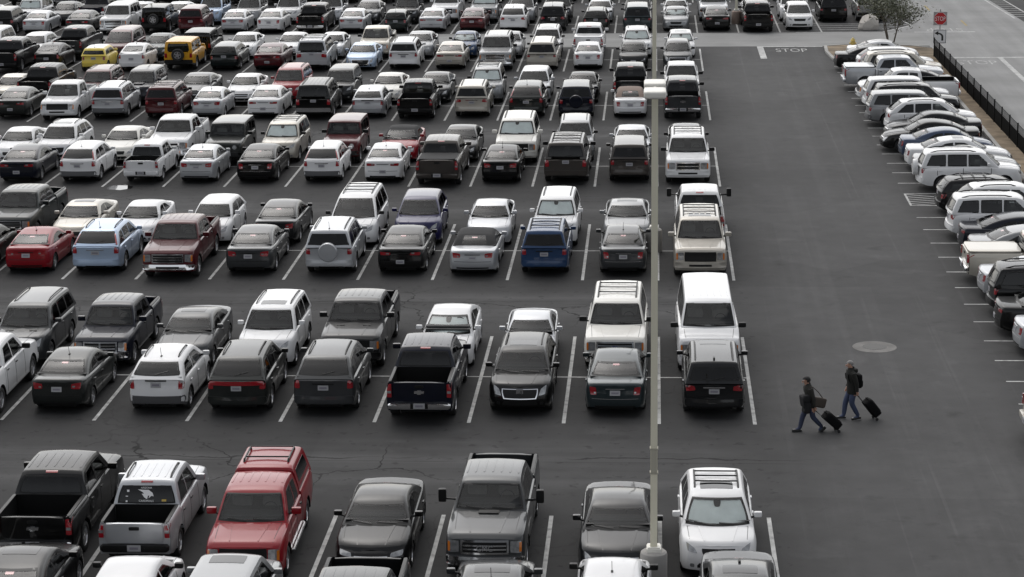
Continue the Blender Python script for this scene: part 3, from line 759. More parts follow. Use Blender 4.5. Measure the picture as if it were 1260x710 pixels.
            q = s.wsq; m = lambda a, b, f: tuple(a[i]+(b[i]-a[i])*f for i in (0, 1))
            qq = [(q[0][0]*.92, q[0][1]+.04), (q[1][0]*.92, q[1][1]+.04), (q[2][0]*.93, q[2][1]-.04), (q[3][0]*.93, q[3][1]-.04)]
            v, f = s.patch(bc, 'F', qq, 28, 8, -.035, .004, .15)
            v = [Vector((a.x, a.y+.006*math.cos(a.x*34), a.z)) for a in v]
            s.part('sunshade', SHADE, (v, f), store=out)
            mb = MB(); mb.add(*s.patch(bc, 'F', [(-.07, q[2][1]-.16), (.07, q[2][1]-.16), (.10, q[2][1]-.03), (-.10, q[2][1]-.03)], 3, 3, -.02, .005, .5)); s.reg('rear_view_mirror', mb, BLK, store=out)
        elif o == 'hv':
            for sg in (-1, 1):
                x = sg*hw*.42; y = s.Y(p['cowl'][0]-.45)
                s.part('hood_vent', BLK, s.patch(s.bl, 'T', [(x-.14, y-.05), (x+.14, y-.05), (x+.12, y+.05), (x-.12, y+.05)], 3, 2, .014, .02, .3), store=out)
        elif o == 'hs':
            y = s.Y(p['cowl'][0]-.25)
            s.part('hood_vent', BLK, s.patch(s.bl, 'T', [(-.26, y-.10), (.26, y-.10), (.26, y+.09), (-.26, y+.09)], 3, 2, .03, .04, .15), store=out)
        elif o == 'sc':
            y = s.Y(p['cowl'][0]-.45)
            v, f = s.patch(s.bl, 'T', [(-.30, y-.2), (.30, y-.2), (.26, y+.22), (-.26, y+.22)], 4, 4, .06, .08, .2)
            s.part('hood_scoop', [paint('W')], (v, f), paint_slot=True, store=out)
            mb = MB(); mb.box((0, y+.225, s.p['cowl'][1]-.02), (.44, .03, .05)); s.reg('scoop_opening', mb, BLK, store=out)
        elif o == 'tn':
            d0, d1 = p['rb'][0]+.06, L-.06; mb = MB()
            mb.rbox((0, (s.Y(d0)+s.Y(d1))/2, p['zd']+.045), (hw*1.80, d1-d0, .09), .12, 4); s.reg('tonneau_cover', mb, paint('W'), paint_slot=True, store=out)
        elif o == 'tnb':
            d0, d1 = p['rb'][0]+.06, L-.08; mb = MB()
            mb.rbox((0, (s.Y(d0)+s.Y(d1))/2, p['zd']+.02), (hw*1.70, d1-d0, .05), .12, 4); s.reg('tonneau_cover', mb, FAB, store=out)
        elif o == 'cap':
            d0, d1 = p['rb'][0]+.07, L-.05; zb = p['zd']-.01; mb = MB(); ht = H+.03
            old = (s.hroof, s.zbelt, s.wb, s.xw); pp = dict(p); tp = s.t
            s.p = dict(p); s.p['cowl'] = (d0, zb); s.p['wst'] = d0+.05; s.p['rr'] = d1-.28; s.p['rb'] = (d1, zb); s.p['H'] = ht; s.p['W'] = p['W']*1.0
            s.cabin(mb, keys=[(d0, ht-.10), (d0+.03, ht-.04), (d0+.2, ht), (d1-.4, ht), (d1-.22, ht-.05), (d1, zb+.02)], zb=zb)
            cb = BVHTree.FromPolygons(mb.v, mb.f)
            s.reg('bed_cap', mb, paint('W'), paint_slot=True, store=out)
            hx = s.xw
            for sd in 'LR':
                s.part('cap_window', GLS, s.patch(cb, sd, [(s.Y(d0+.18), zb+.16), (s.Y(d1-.30), zb+.16), (s.Y(d1-.45), ht-.15), (s.Y(d0+.18), ht-.15)], 4, 3, .006, .02, .15), store=out)
            s.part('cap_window', GLS, s.patch(cb, 'B', [(-hx(zb)*.82, zb+.08), (hx(zb)*.82, zb+.08), (hx(ht)*.8, ht-.16), (-hx(ht)*.8, ht-.16)], 6, 4, .006, .02, .15), store=out)
            x = hx(ht)*.80
            for sg in (-1, 1):
                m2 = MB(); m2.tube([(sg*x, s.Y(d0+.3), ht), (sg*x, s.Y(d0+.36), ht+.07), (sg*x, s.Y(d1-.6), ht+.07), (sg*x, s.Y(d1-.54), ht)], .028, 6); s.reg('roof_rail', m2, BLK, store=out)
            for f in (.28, .72):
                d = d0+(d1-d0)*f; m2 = MB(); m2.tube([(-x, s.Y(d), ht+.075), (x, s.Y(d), ht+.075)], .02, 6); s.reg('roof_crossbar', m2, BLK, store=out)
            s.hroof, s.zbelt, s.wb, s.xw = old; s.p = p
        elif o == 'rb':
            z = p['zd']-.06
            s.part('light_bar', RED, s.patch(s.bl, 'B', [(-hw*.86, z-.09), (hw*.86, z-.09), (hw*.86, z+.03), (-hw*.86, z+.03)], 12, 2, .022, .03, .1), store=out)
        elif o == 'fm':     # mast aerial
            d = p['rr']-.12 if not p.get('bed') else p['cowl'][0]-.3
            mb = MB(); z = rf(d) if not p.get('bed') else p['cowl'][1]-.04; x = 0 if not p.get('bed') else -hw*.78
            mb.tube([(x, s.Y(d), z), (x, s.Y(d+.12), z+.32)], .007, 4); mb.rbox((x, s.Y(d), z+.02), (.06, .12, .05), .5, 2); s.reg('aerial', mb, BLK, store=out)
        elif o == 'ant':    # shark fin
            d = p['rr']-.14; mb = MB(); mb.rbox((0, s.Y(d), rf(d)+.05), (.06, .18, .08), .5, 3); s.reg('aerial', mb, BLK, store=out)
        elif o == 'sb':     # step bars
            for sg in (-1, 1):
                mb = MB(); mb.tube([(sg*hw*.8, s.Y(p['fo']+.6), .42), (sg*(hw+.02), s.Y(p['fo']+.75), .36), (sg*(hw+.02), s.Y(p['fo']+p['wb']-.75), .36), (sg*hw*.8, s.Y(p['fo']+p['wb']-.6), .42)], .04, 6); s.reg('step_bar', mb, CHR, store=out)
        elif o == 'wtop':   # pale roof panel
            s.part('roof_panel', paint('S'), s.patch(bc, 'T', [(-s.xw(H)*.9, s.Y(p['rr']-.03)), (s.xw(H)*.9, s.Y(p['rr']-.03)), (s.xw(H)*.9, s.Y(p['wst']+.1)), (-s.xw(H)*.9, s.Y(p['wst']+.1))], 6, 6, .008, .02, .1), store=out)
        elif o == 'bra':
            s.part('nose_cover', FAB, s.patch(s.bl, 'F', [(-hw*.86, p['zn']-.42), (hw*.86, p['zn']-.42), (hw*.86, p['zn']+.03), (-hw*.86, p['zn']+.03)], 10, 4, .02, .03, .1), store=out)
            s.part('licence_plate', [PLT, PLD], s.patch(s.bl, 'F', [(-.16, .46), (.16, .46), (.16, .60), (-.16, .60)], 2, 2, .035, .01, .05), store=out)
        elif o == 'grd':    # push bar
            mb = MB(); y = L/2+.10
            mb.rbox((0, y, p['zn']-.20), (hw*1.30, .10, .34), .2, 3); s.reg('grille_guard', mb, BLK, store=out)
        elif o == 'car':    # bird-head decal and stickers on the rear window
            z = (s.rwq[0][1]+s.rwq[2][1])/2; hit = bc.ray_cast(Vector((0, -9, z)), Vector((0, 1, 0))); hit2 = bc.ray_cast(Vector((0, -9, z+.15)), Vector((0, 1, 0)))
            sl = (hit2[0].y-hit[0].y)/.15
            WHT = simple('decal_white', (.75, .75, .75), .5); mb = MB()
            def fl(pts, mi=0):
                vs = [(x, hit[0].y-.014+sl*zz, z+zz) for x, zz in pts]; mb.add(vs, [tuple(range(len(pts)))], mi)
            fl([(-.22, .13), (-.05, .12), (.06, .12), (.16, .05), (.19, -.03), (.13, -.02), (.06, -.08), (.08, -.02), (.045, -.01), (.02, -.10), (-.06, -.05), (-.12, .03), (-.06, .03), (-.10, .07)])
            s.reg('window_decal', mb, [WHT], angle=None, store=out)
            for x0_, z0_, x1_, z1_, m_ in ((-.50, .07, -.44, .12, WHT), (-.53, -.04, -.47, -.02, WHT), (-.53, -.17, -.48, -.13, WHT), (.40, -.15, .52, -.10, simple('decal_yellow', (.5, .35, .08), .5))):
                mb = MB(); fl([(x0_, z0_), (x1_, z0_), (x1_, z1_), (x0_, z1_)]); s.reg('window_sticker', mb, [m_], angle=None, store=out)
            for tx, dz, hgt in (('ARIZONA', .15, .045), ('CARDINALS', -.16, .05)):
                m = text_mesh(tx, hgt, 'window_lettering', WHT)
                o_ = bpy.data.objects.new('window_lettering', m); o_.rotation_euler = (math.atan2(1, sl) if sl else R_(90), 0, 0)
                o_.location = (-text_w(m)/2, hit[0].y-.016+sl*dz, z+dz); out.append((o_, False, []))
        elif o == 'gmc':
            m = text_mesh('GMC', .13, 'grille_lettering', simple('letter_red', (.45, .45, .46), .3, .8)); z = p['zn']-.30
            hit = s.bl.ray_cast(Vector((0, 9, z)), Vector((0, -1, 0)))
            o_ = bpy.data.objects.new('grille_lettering', m); o_.rotation_euler = (R_(90), 0, R_(180)); o_.location = (text_w(m)/2, hit[0].y+.05, z); out.append((o_, False, []))
        elif o.startswith('e'):
            kind, ax = o[1:-1], o[-1]
            if ax == 'F':
                z = p['zn']-(.22 if s.t in TRUCK else .13); mb = s.emblem(s.bl, kind, 'F', z, .13 if kind != 'bow' else .16)
            else:
                z = (p['zd']-.30) if p.get('bed') else p['zd']-.08; mb = s.emblem(s.bt if p.get('bed') else s.bl, kind, 'B', z, .15 if p.get('bed') else .11)
            s.reg('emblem', mb, [CHR, simple('emblem_blue', (.02, .03, .12), .3) if kind == 'oval' else simple('emblem_grey', (.10, .10, .10), .3)], angle=None, store=out)
        s.opt[o] = out
        return out
def rr_(p): return p['rr']-0.0
def text_mesh(t, h, name, mat, depth=.004):
    cu = bpy.data.curves.new(name, 'FONT'); cu.body = t; cu.size = h/.7; cu.extrude = depth; cu.resolution_u = 3
    o = bpy.data.objects.new(name, cu); COL.objects.link(o)
    dg = bpy.context.evaluated_depsgraph_get(); m = bpy.data.meshes.new_from_object(o.evaluated_get(dg))
    bpy.data.objects.remove(o); bpy.data.curves.remove(cu); m.materials.clear(); m.materials.append(mat); m.name = name
    return m
def text_w(m): return max(v.co.x for v in m.vertices)

KITS = {}
def kit(t, sty):
    k = (t, sty)
    if k not in KITS: KITS[k] = Kit(t, sty)
    return KITS[k]
def put(o, pslot, kids, parent, pm):
    c = o.copy(); c.parent = parent; COL.objects.link(c)
    if pslot: c.material_slots[0].link = 'OBJECT'; c.material_slots[0].material = pm
    for kd in kids:
        d = kd.copy(); d.parent = c; COL.objects.link(d)
    return c
KIT_STYLE = ('ch', 'cl', 'bm', 'tow', 'tt', 'bb', 'pb', '2', '3')
def make_vehicle(root, t, col, opts):
    sty = tuple(sorted(o for o in opts if o in KIT_STYLE))
    if 'sp' in opts or 'spc' in opts: sty = sty+('sp',)
    k = kit(t, sty); pm = paint(col)
    pieces = list(k.parts)
    for o in opts:
        if o in KIT_STYLE or o[0] in '@*^%': continue
        pieces += k.option(o)
    for o, ps, kids in pieces:
        c = put(o, ps, kids, root, pm)
    return k
# ------------------------------------------------------------------ the parked vehicles: px type colour facing options
NOUN = {'sed': 'sedan', 'com': 'compact sedan', 'cpe': 'coupe', 'cnv': 'convertible', 'hat': 'hatchback', 'pri': 'liftback', 'min': 'mini hatchback',
        'wag': 'station wagon', 'cro': 'crossover', 'suv': 'SUV', 'big': 'large SUV', 'box': 'off-roader', 'mvn': 'minivan', 'van': 'van', 'pcr': 'pickup', 'pex': 'pickup', 'pst': 'pickup'}
OBJN = {'sed': 'sedan', 'com': 'compact_sedan', 'cpe': 'coupe', 'cnv': 'convertible', 'hat': 'hatchback', 'pri': 'liftback_car', 'min': 'mini_hatchback',
        'wag': 'station_wagon', 'cro': 'crossover', 'suv': 'suv', 'big': 'large_suv', 'box': 'off_road_vehicle', 'mvn': 'minivan', 'van': 'passenger_van', 'pcr': 'pickup_truck', 'pex': 'pickup_truck', 'pst': 'pickup_truck'}
CATG = {'cpe': 'coupe', 'cnv': 'convertible', 'hat': 'hatchback', 'pri': 'hatchback', 'min': 'hatchback', 'wag': 'station wagon', 'cro': 'SUV', 'suv': 'SUV', 'big': 'SUV',
        'box': 'off-roader', 'mvn': 'minivan', 'van': 'van', 'pcr': 'pickup truck', 'pex': 'pickup truck', 'pst': 'pickup truck'}
ROWS = {
'-1F': "42 pcr K R ebowB,ch,fm,@.25; 165 pst S R car,rk,@.4; 298 pex R F cap,sb,eovalF,@-.9,*1.04; 456 sed K F 3,@-.45; 599 pcr G F ch,tow,hs,gmc,@-.35,*1.06; 759 sed DG F 2,eringF,@-.35; 884 cro W F ss,sr,xb,eringF,@-.15",
'-1N': "-8 sed K R sr,@.2; 140 com W R bm,@-.3; 272 suv LG R sr,@-1.2; 430 pcr DG F @-2.1; 600 sed G R sr,fm,@-.6; 752 com W R bm,fm,@-.1; 914 sed G F sr,ant,@-.55",
'0F': "20 suv G F rk,hv,2; 124 pst N F ch,3; 222 sed G F sr,3; 325 suv W F sr,rk; 431 pcr DG F hv,bb; 548 pri W F ss; 650 com S F @-.2; 758 big P F xb,bm,ch,eovalF,@-.15; 872 van W F bm,grd",
'0N': "-52 pcr W R bm,pb; 71 com GG R fm; 193 hat W R cl,rk,fm,^1.06; 290 cro GG R rb,rk; 398 cro G R rk; 516 pcr N R ebowB,ch,fm,@.2; 640 cro K F 2,sr,ecrestF,rk; 758 sed BG R 2; 879 suv DG R sr,rk,ant,2",
'1F': "10 pcr GN F ch; 88 sed BE F sr; 165 com W F ; 256 hat W F; 338 sed DG R; 432 mvn W F xb,bm; 512 cro PU F ; 600 sed S F 3; 683 suv W F ss,rk; 771 sed LG F sr,3; 862 pcr W R bm,tow,pb",
'1N': "-42 sed K R; 32 cpe R R fm; 117 cro LB R 3,fm,rk; 206 pcr M F ch; 305 sed G R; 404 suv S R spc,rk,fm; 493 sed K R 3; 582 cnv S R ; 670 suv B R xb; 766 sed G R 2,fm; 862 big BE F xb,sr",
'2F': "12 sed W F; 66 cro W F sr,rk,2; 143 sed P F; 206 pcr W F ch,2; 274 box GG F @-.2; 343 suv BE F ss,xb,bm; 419 box M F bm; 490 cnv R F; 564 sed DG F bm; 634 big P F ss,rk; 706 suv LG F rk,bm; 777 sed S F; 845 sed G F bm",
'2N': "20 sed N R 3; 95 cro W R 3,cl,fm,%.96; 172 pst W R fm,pb,%.9; 242 com S R fm; 314 sed K R 2; 395 cro W R 3,cl,fm,%.96; 470 sed W R 3,fm; 539 pcr T R tnb,pb; 616 com K R fm; 697 big T R xb,bm; 774 suv T R ; 847 big W F xb,bm,2",
'3F': "6 com BE F; 43 pcr K R ch; 113 suv M F rk; 168 suv N F sc; 236 sed G F 3; 296 sed W F 3; 352 suv R F rk; 415 suv DG F ; 475 sed P F; 533 sed DG F; 597 suv LG F ss,xb,bm; 656 cro S F ; 716 sed K F; 775 pcr DG R pb,bm; 839 pcr W F bm",
'3N': "12 sed GG R 3; 70 pex W F ; 132 suv S R cl,rk,3; 198 suv M R xb,bm; 254 com S R fm; 324 sed W R 3; 385 big K R ch,rk; 452 hat S R fm; 510 pex K R fm; 580 suv BE R rk,2; 648 cro GG R 3,fm; 708 suv N R spc; 775 cnv W R tt,2; 840 pcr G R ebowB,bm,ch",
'4F': "-22 mvn S F; 36 hat W F; 84 pcr G R pb,bm; 142 mvn M F bm; 190 com BG F; 243 box K R ; 296 sed W F; 355 sed W F 3; 406 com S F 2; 459 pex TN F bm; 514 sed LG F bm; 570 com B F ss,bm; 624 sed LG F 2; 672 suv W F rk,sr,bm; 724 pcr W R tn,pb; 783 cro W F ss,rk; 838 hat W F ss,sr",
'4N': "2 pcr DG R ; 57 pri K R fm,bm; 115 min Y R wtop,fm; 161 pri W R fm; 220 box O R sp,cl; 275 wag GN R ; 329 sed M R 3; 383 big S R rk,xb,2; 443 sed LB F 2,ebowF; 496 suv W R rk; 553 sed BE R 3; 609 big LG F rk,bm,ch; 667 mvn BE R rk,bm; 723 sed W R 2; 779 com K F bra,bm; 834 hat G F bm,2",
'5F': "-30 sed S F; 32 suv W F ss; 74 sed GN F; 112 pcr N R tnb; 165 sed S F; 214 sed S F; 256 suv LB F; 303 suv LG F bm; 352 suv W F; 404 suv S F; 451 sed G F bm; 499 suv DG F bm; 547 pcr W F; 595 big LG F ss,bm; 641 mvn LG F; 687 suv DG F bm,rk; 738 sed S F; 785 mvn G F; 832 sed W F 3; 878 pcr S F ; 930 sed W F 2; 976 suv W F; 1026 mvn K R wtop; 1072 pex LG R ",
'5N': "0 suv DG R; 41 sed S R 2; 95 sed DG R 3; 139 big W F ch; 190 box K R sp; 234 suv M R ; 286 com S R fm; 331 sed W R 2; 382 pcr K R ch; 432 sed S R ; 486 min GN R fm; 531 sed S R 3; 581 sed M R ; 631 cro W R 2,fm; 680 suv DG R 2,fm; 733 wag GG R rk; 784 mvn BG R bm; 832 com LG F ss; 882 sed K R 3; 933 pcr K R bb; 984 cro W F ",
'6N': "25 pcr K R; 75 cro W F 2; 118 mvn G F; 158 sed DG R; 203 suv K R; 246 sed LG F; 290 suv G R; 334 pcr GG R ch; 380 sed DG F; 424 sed S R; 470 suv K R; 514 com G R; 559 sed K R 2; 604 suv M R; 649 pcr DG R; 694 sed N R; 739 suv K F; 784 sed DG R; 830 com G R 2; 875 suv GN R; 921 sed K R; 966 cro DG R; 1012 mvn N R",
}
LY = [137.5, 134.83, 132.4, 129.93, 127.45, 124.99, 122.5, 120.05, 117.5, 115.18, 112.75, 110.24, 107.77, 105.32, 102.93, 100.44, 98.02, 95.47, 92.98, 90.59, 88.07, 85.57, 83.1, 80.62, 78.14, 75.67, 73.15, 70.71, 68.29]
LYX = [139.95]+LY     # R0 stands above the first line
RIGHT = "0 1041 com W R; 1 1026 sed K R; 2 1053 cro W R 3; 3 1062 suv TN R rk; 4 1037 pcr S R pb,tn; 5 1065 sed K F; 6 1055 pex W F pb; 7 1063 suv W R; 8 1073 suv DG R rk; 9 1066 suv LG R cl; 10 1089 cro W R rk,2; 11 1088 sed DG F 2; 12 1083 sed K F 2,@.1; 13 1107 com SB R 2; 14 1115 sed W R sr,2; 15 1123 sed LG R 3; 16 1129 suv W R spc,rk; 18 1152 wag K R xb; 19 1171 cro W R rk; 20 1165 suv W R 2,rk,bm; 21 1181 sed N R 3; 22 1192 sed LG R; 23 1188 pex TN R tn,ch; 24 1205 sed S R 2; 25 1217 suv K R rk; 26 1224 sed K R 3; 27 1248 com S R 2; 31 1265 pex TN R pb"

FEAT = {'ss': 'with a silver sunshade', 'spc': 'with covered spare wheel', 'sp': 'with exposed spare wheel', 'xb': 'with roof rack bars', 'cap': 'with bed cap and rack', 'car': 'with bird decal on rear window', 'gmc': 'with bonnet vent and tow mirrors',
        'sc': 'with bonnet scoop', 'hv': 'with vented bonnet', 'rb': 'with full-width red light bar', 'tn': 'with hard bed cover', 'tnb': 'with black bed cover', 'bra': 'with black nose cover', 'wtop': 'with pale roof', 'tt': 'with tan fabric roof',
        'grd': 'with black push bar', 'sr': 'with sunroof', 'ecrestF': 'with chrome shield grille', 'ebowB': 'with badge on tailgate', 'sb': 'with step bars', 'rk': 'with roof rails'}
ENTRIES = []     # dict per vehicle
def parse(txt, right=False):
    out = []
    for e in txt.split(';'):
        t = e.split()
        if not t: continue
        if right: slot = int(t[0]); t = t[1:]
        else: slot = None
        o = t[4].split(',') if len(t) > 4 else []
        out.append(dict(px=float(t[0]), t=t[1], col=t[2], face=t[3], opts=[x for x in o if x], slot=slot))
    return out
rng = random.Random(11)
NFAR = {}
for key in ['-1N', '0N', '1N', '2N', '3N', '4N', '5N', '6N', '-1F', '0F', '1F', '2F', '3F', '4F', '5F']:
    m, h = int(key[:-1]), key[-1]; ym = Y0+m*MOD
    for i, e in enumerate(parse(ROWS[key])):
        L = V[e['t']]['L']; dy = sum(float(o[1:]) for o in e['opts'] if o.startswith('@'))
        if h == 'N':
            near = ym-max(4.42, L-.40)+rng.uniform(-.12, .12)
            X = ground_x(e['px'], near)
            far = near+L; NFAR[(m, round((X-X0)/STALL-.5))] = far
        else:
            Xa = ground_x(e['px'], ym+.7)
            near = max(ym+.20, NFAR.get((m, round((Xa-X0)/STALL-.5)), ym)+.15)+rng.uniform(0, .12)
            X = ground_x(e['px'], near+dy)
        near += dy
        e.update(row=key, X=X, Y=near+L/2, rot=0 if e['face'] == 'R' else 180, i=i, m=m, h=h)
        ENTRIES.append(e)
for i, e in enumerate(parse(RIGHT, True)):
    sl = e['slot']
    if sl < len(LYX)-1: yc = (LYX[sl]+LYX[sl+1])/2
    else: yc = LYX[-1]-(sl-len(LYX)+1.5)*2.46
    L = V[e['t']]['L']
    Xe = ground_x(e['px'], yc-.3, .6)
    e.update(row='R', X=Xe+L/2, Y=yc, rot=-90 if e['face'] == 'R' else 90, i=i, m=None, h=None)
    ENTRIES.append(e)
def short(e): return PAINT[e['col']][0]+' '+NOUN[e['t']].replace('compact ', '').replace('large ', '')
def feats(e):
    f = [FEAT[o] for o in FEAT if o in e['opts']]
    return f
byrow = {}
for e in ENTRIES: byrow.setdefault(e['row'], []).append(e)
def label_candidates(e):
    r = byrow[e['row']]; i = r.index(e); fs = feats(e)
    base = PAINT[e['col']][0]+' '+NOUN[e['t']]
    if e['row'] == 'R': face = 'backed in' if e['face'] == 'F' else 'nosed in'
    else: face = 'seen head-on' if e['face'] == 'F' else 'seen from behind'
    a = short(r[i-1]) if i > 0 else None; b = short(r[i+1]) if i < len(r)-1 else None
    if e['row'] == 'R':
        nb = f'beyond {b}' if not a else (f'nearest of the fence row' if not b else f'between {a} and {b}')
        where = ['along the fence']
    else:
        nb = f'between {a} and {b}' if a and b else (f'left end of row beside {b}' if not a else f'right end of row beside {a}')
        where = []
        oth = byrow.get(e['row'][:-1]+('F' if e['h'] == 'N' else 'N'), [])
        p = [o for o in oth if abs(o['X']-e['X']) < 1.5]
        if p: where.append(('in front of ' if e['h'] == 'N' else 'behind ')+short(min(p, key=lambda o: abs(o['X']-e['X']))))
    out = []
    f0 = ' '+fs[0] if fs else ''
    for c in (f'{base}{f0} {face}, {nb}', f'{base} {face}, {nb}'):
        out.append(c)
        for w in where: out.append(f'{c}, {w}')
    for w in where: out.append(f'{base} {face}, {nb}, {w}')
    if a: out.append(f'{base} {face}, right of {a}'+(f', {where[0]}' if where else ''))
    return [c for c in out if len(c.replace(',', '').split()) <= 16]
cands = [label_candidates(e) for e in ENTRIES]
used = {}
ORD = {'-1': 'nearest', '0': 'second', '1': 'third', '2': 'fourth', '3': 'fifth', '4': 'sixth', '5': 'seventh', '6': 'farthest'}
for e, c in zip(ENTRIES, cands):
    # the longest candidate that fits carries the most neighbours
    c2 = sorted(set(c), key=lambda s: -len(s.split()))
    lab = next((x for x in c2 if x not in used), None)
    if lab is None: lab = c2[0]
    if lab in used and e['row'] != 'R': lab = f"{short(e)} in the {ORD[e['row'][:-1]]} double row, number {e['i']+1} from the left"
    used[lab] = 1; e['label'] = lab
for e in ENTRIES:
    rj = random.Random(int(e['px']*7)+len(e['row']))
    root = thing(OBJN[e['t']], e['label'], CATG.get(e['t'], 'sedan'), (e['X'], e['Y'], 0), R_(e['rot']+rj.uniform(-.9, .9)),
                 'cars parked along the fence' if e['row'] == 'R' else 'cars parked in the double rows')
    s = rj.uniform(.975, 1.03); fl = [float(o[1:]) for o in e['opts'] if o[0] == '*']; fh = [float(o[1:]) for o in e['opts'] if o[0] == '^']; fs_ = [float(o[1:]) for o in e['opts'] if o[0] == '%']
    root.scale = (s if e['row'] != 'R' else min(s, 1.0), rj.uniform(.985, 1.015)*(fl[0] if fl else 1), rj.uniform(.985, 1.02)*(fh[0] if fh else 1))
    if fs_: root.scale = tuple(v*fs_[0] for v in root.scale)
    make_vehicle(root, e['t'], e['col'], e['opts'])
print('vehicles', len(ENTRIES), 'kits', len(KITS))
# ------------------------------------------------------------------ world, sun, camera
w = bpy.data.worlds.new('World'); SC.world = w; w.use_nodes = True
nt = w.node_tree; bg = nt.nodes['Background']
sky = N(nt, 'ShaderNodeTexSky', sky_type='NISHITA', sun_disc=False)
SUN_EL, SUN_AZ = 52., -20.   # azimuth measured clockwise from +Y: the sun stands behind the far rows, hazed by cloud
sky.sun_elevation = R_(SUN_EL); sky.sun_rotation = R_(SUN_AZ-0); sky.air_density = 1.0; sky.dust_density = 2.5; sky.ozone_density = .6
hs = N(nt, 'ShaderNodeHueSaturation'); hs.inputs['Saturation'].default_value = .22
nt.links.new(sky.outputs[0], hs.inputs['Color']); nt.links.new(hs.outputs[0], bg.inputs[0]); bg.inputs[1].default_value = .13
sd = bpy.data.lights.new('sun', 'SUN'); sd.energy = .9; sd.angle = R_(112); sd.color = (1, .97, .93)
so = bpy.data.objects.new('sun', sd); COL.objects.link(so)
az, el = R_(SUN_AZ), R_(SUN_EL)
dirv = Vector((math.sin(az)*math.cos(el), math.cos(az)*math.cos(el), math.sin(el)))
so.rotation_euler = dirv.to_track_quat('Z', 'Y').to_euler(); so.location = (0, 60, 60)
cd_ = bpy.data.cameras.new('camera'); co = bpy.data.objects.new('camera', cd_); COL.objects.link(co)
cd_.sensor_width = 36; cd_.lens = F_PX/PW*36; cd_.clip_end = 2000; cd_.clip_start = 1
M = Matrix((CR, CU, -_F)).transposed().to_4x4(); M.translation = CAM; co.matrix_world = M
SC.camera = co
SC.view_settings.view_transform = 'Standard'; SC.view_settings.look = 'None'; SC.view_settings.exposure = 0.42; SC.view_settings.gamma = 1
SC.render.engine = 'CYCLES'
SC.cycles.max_bounces = 6; SC.cycles.diffuse_bounces = 3; SC.cycles.glossy_bounces = 3; SC.cycles.transparent_max_bounces = 10
SC.cycles.use_denoising = True

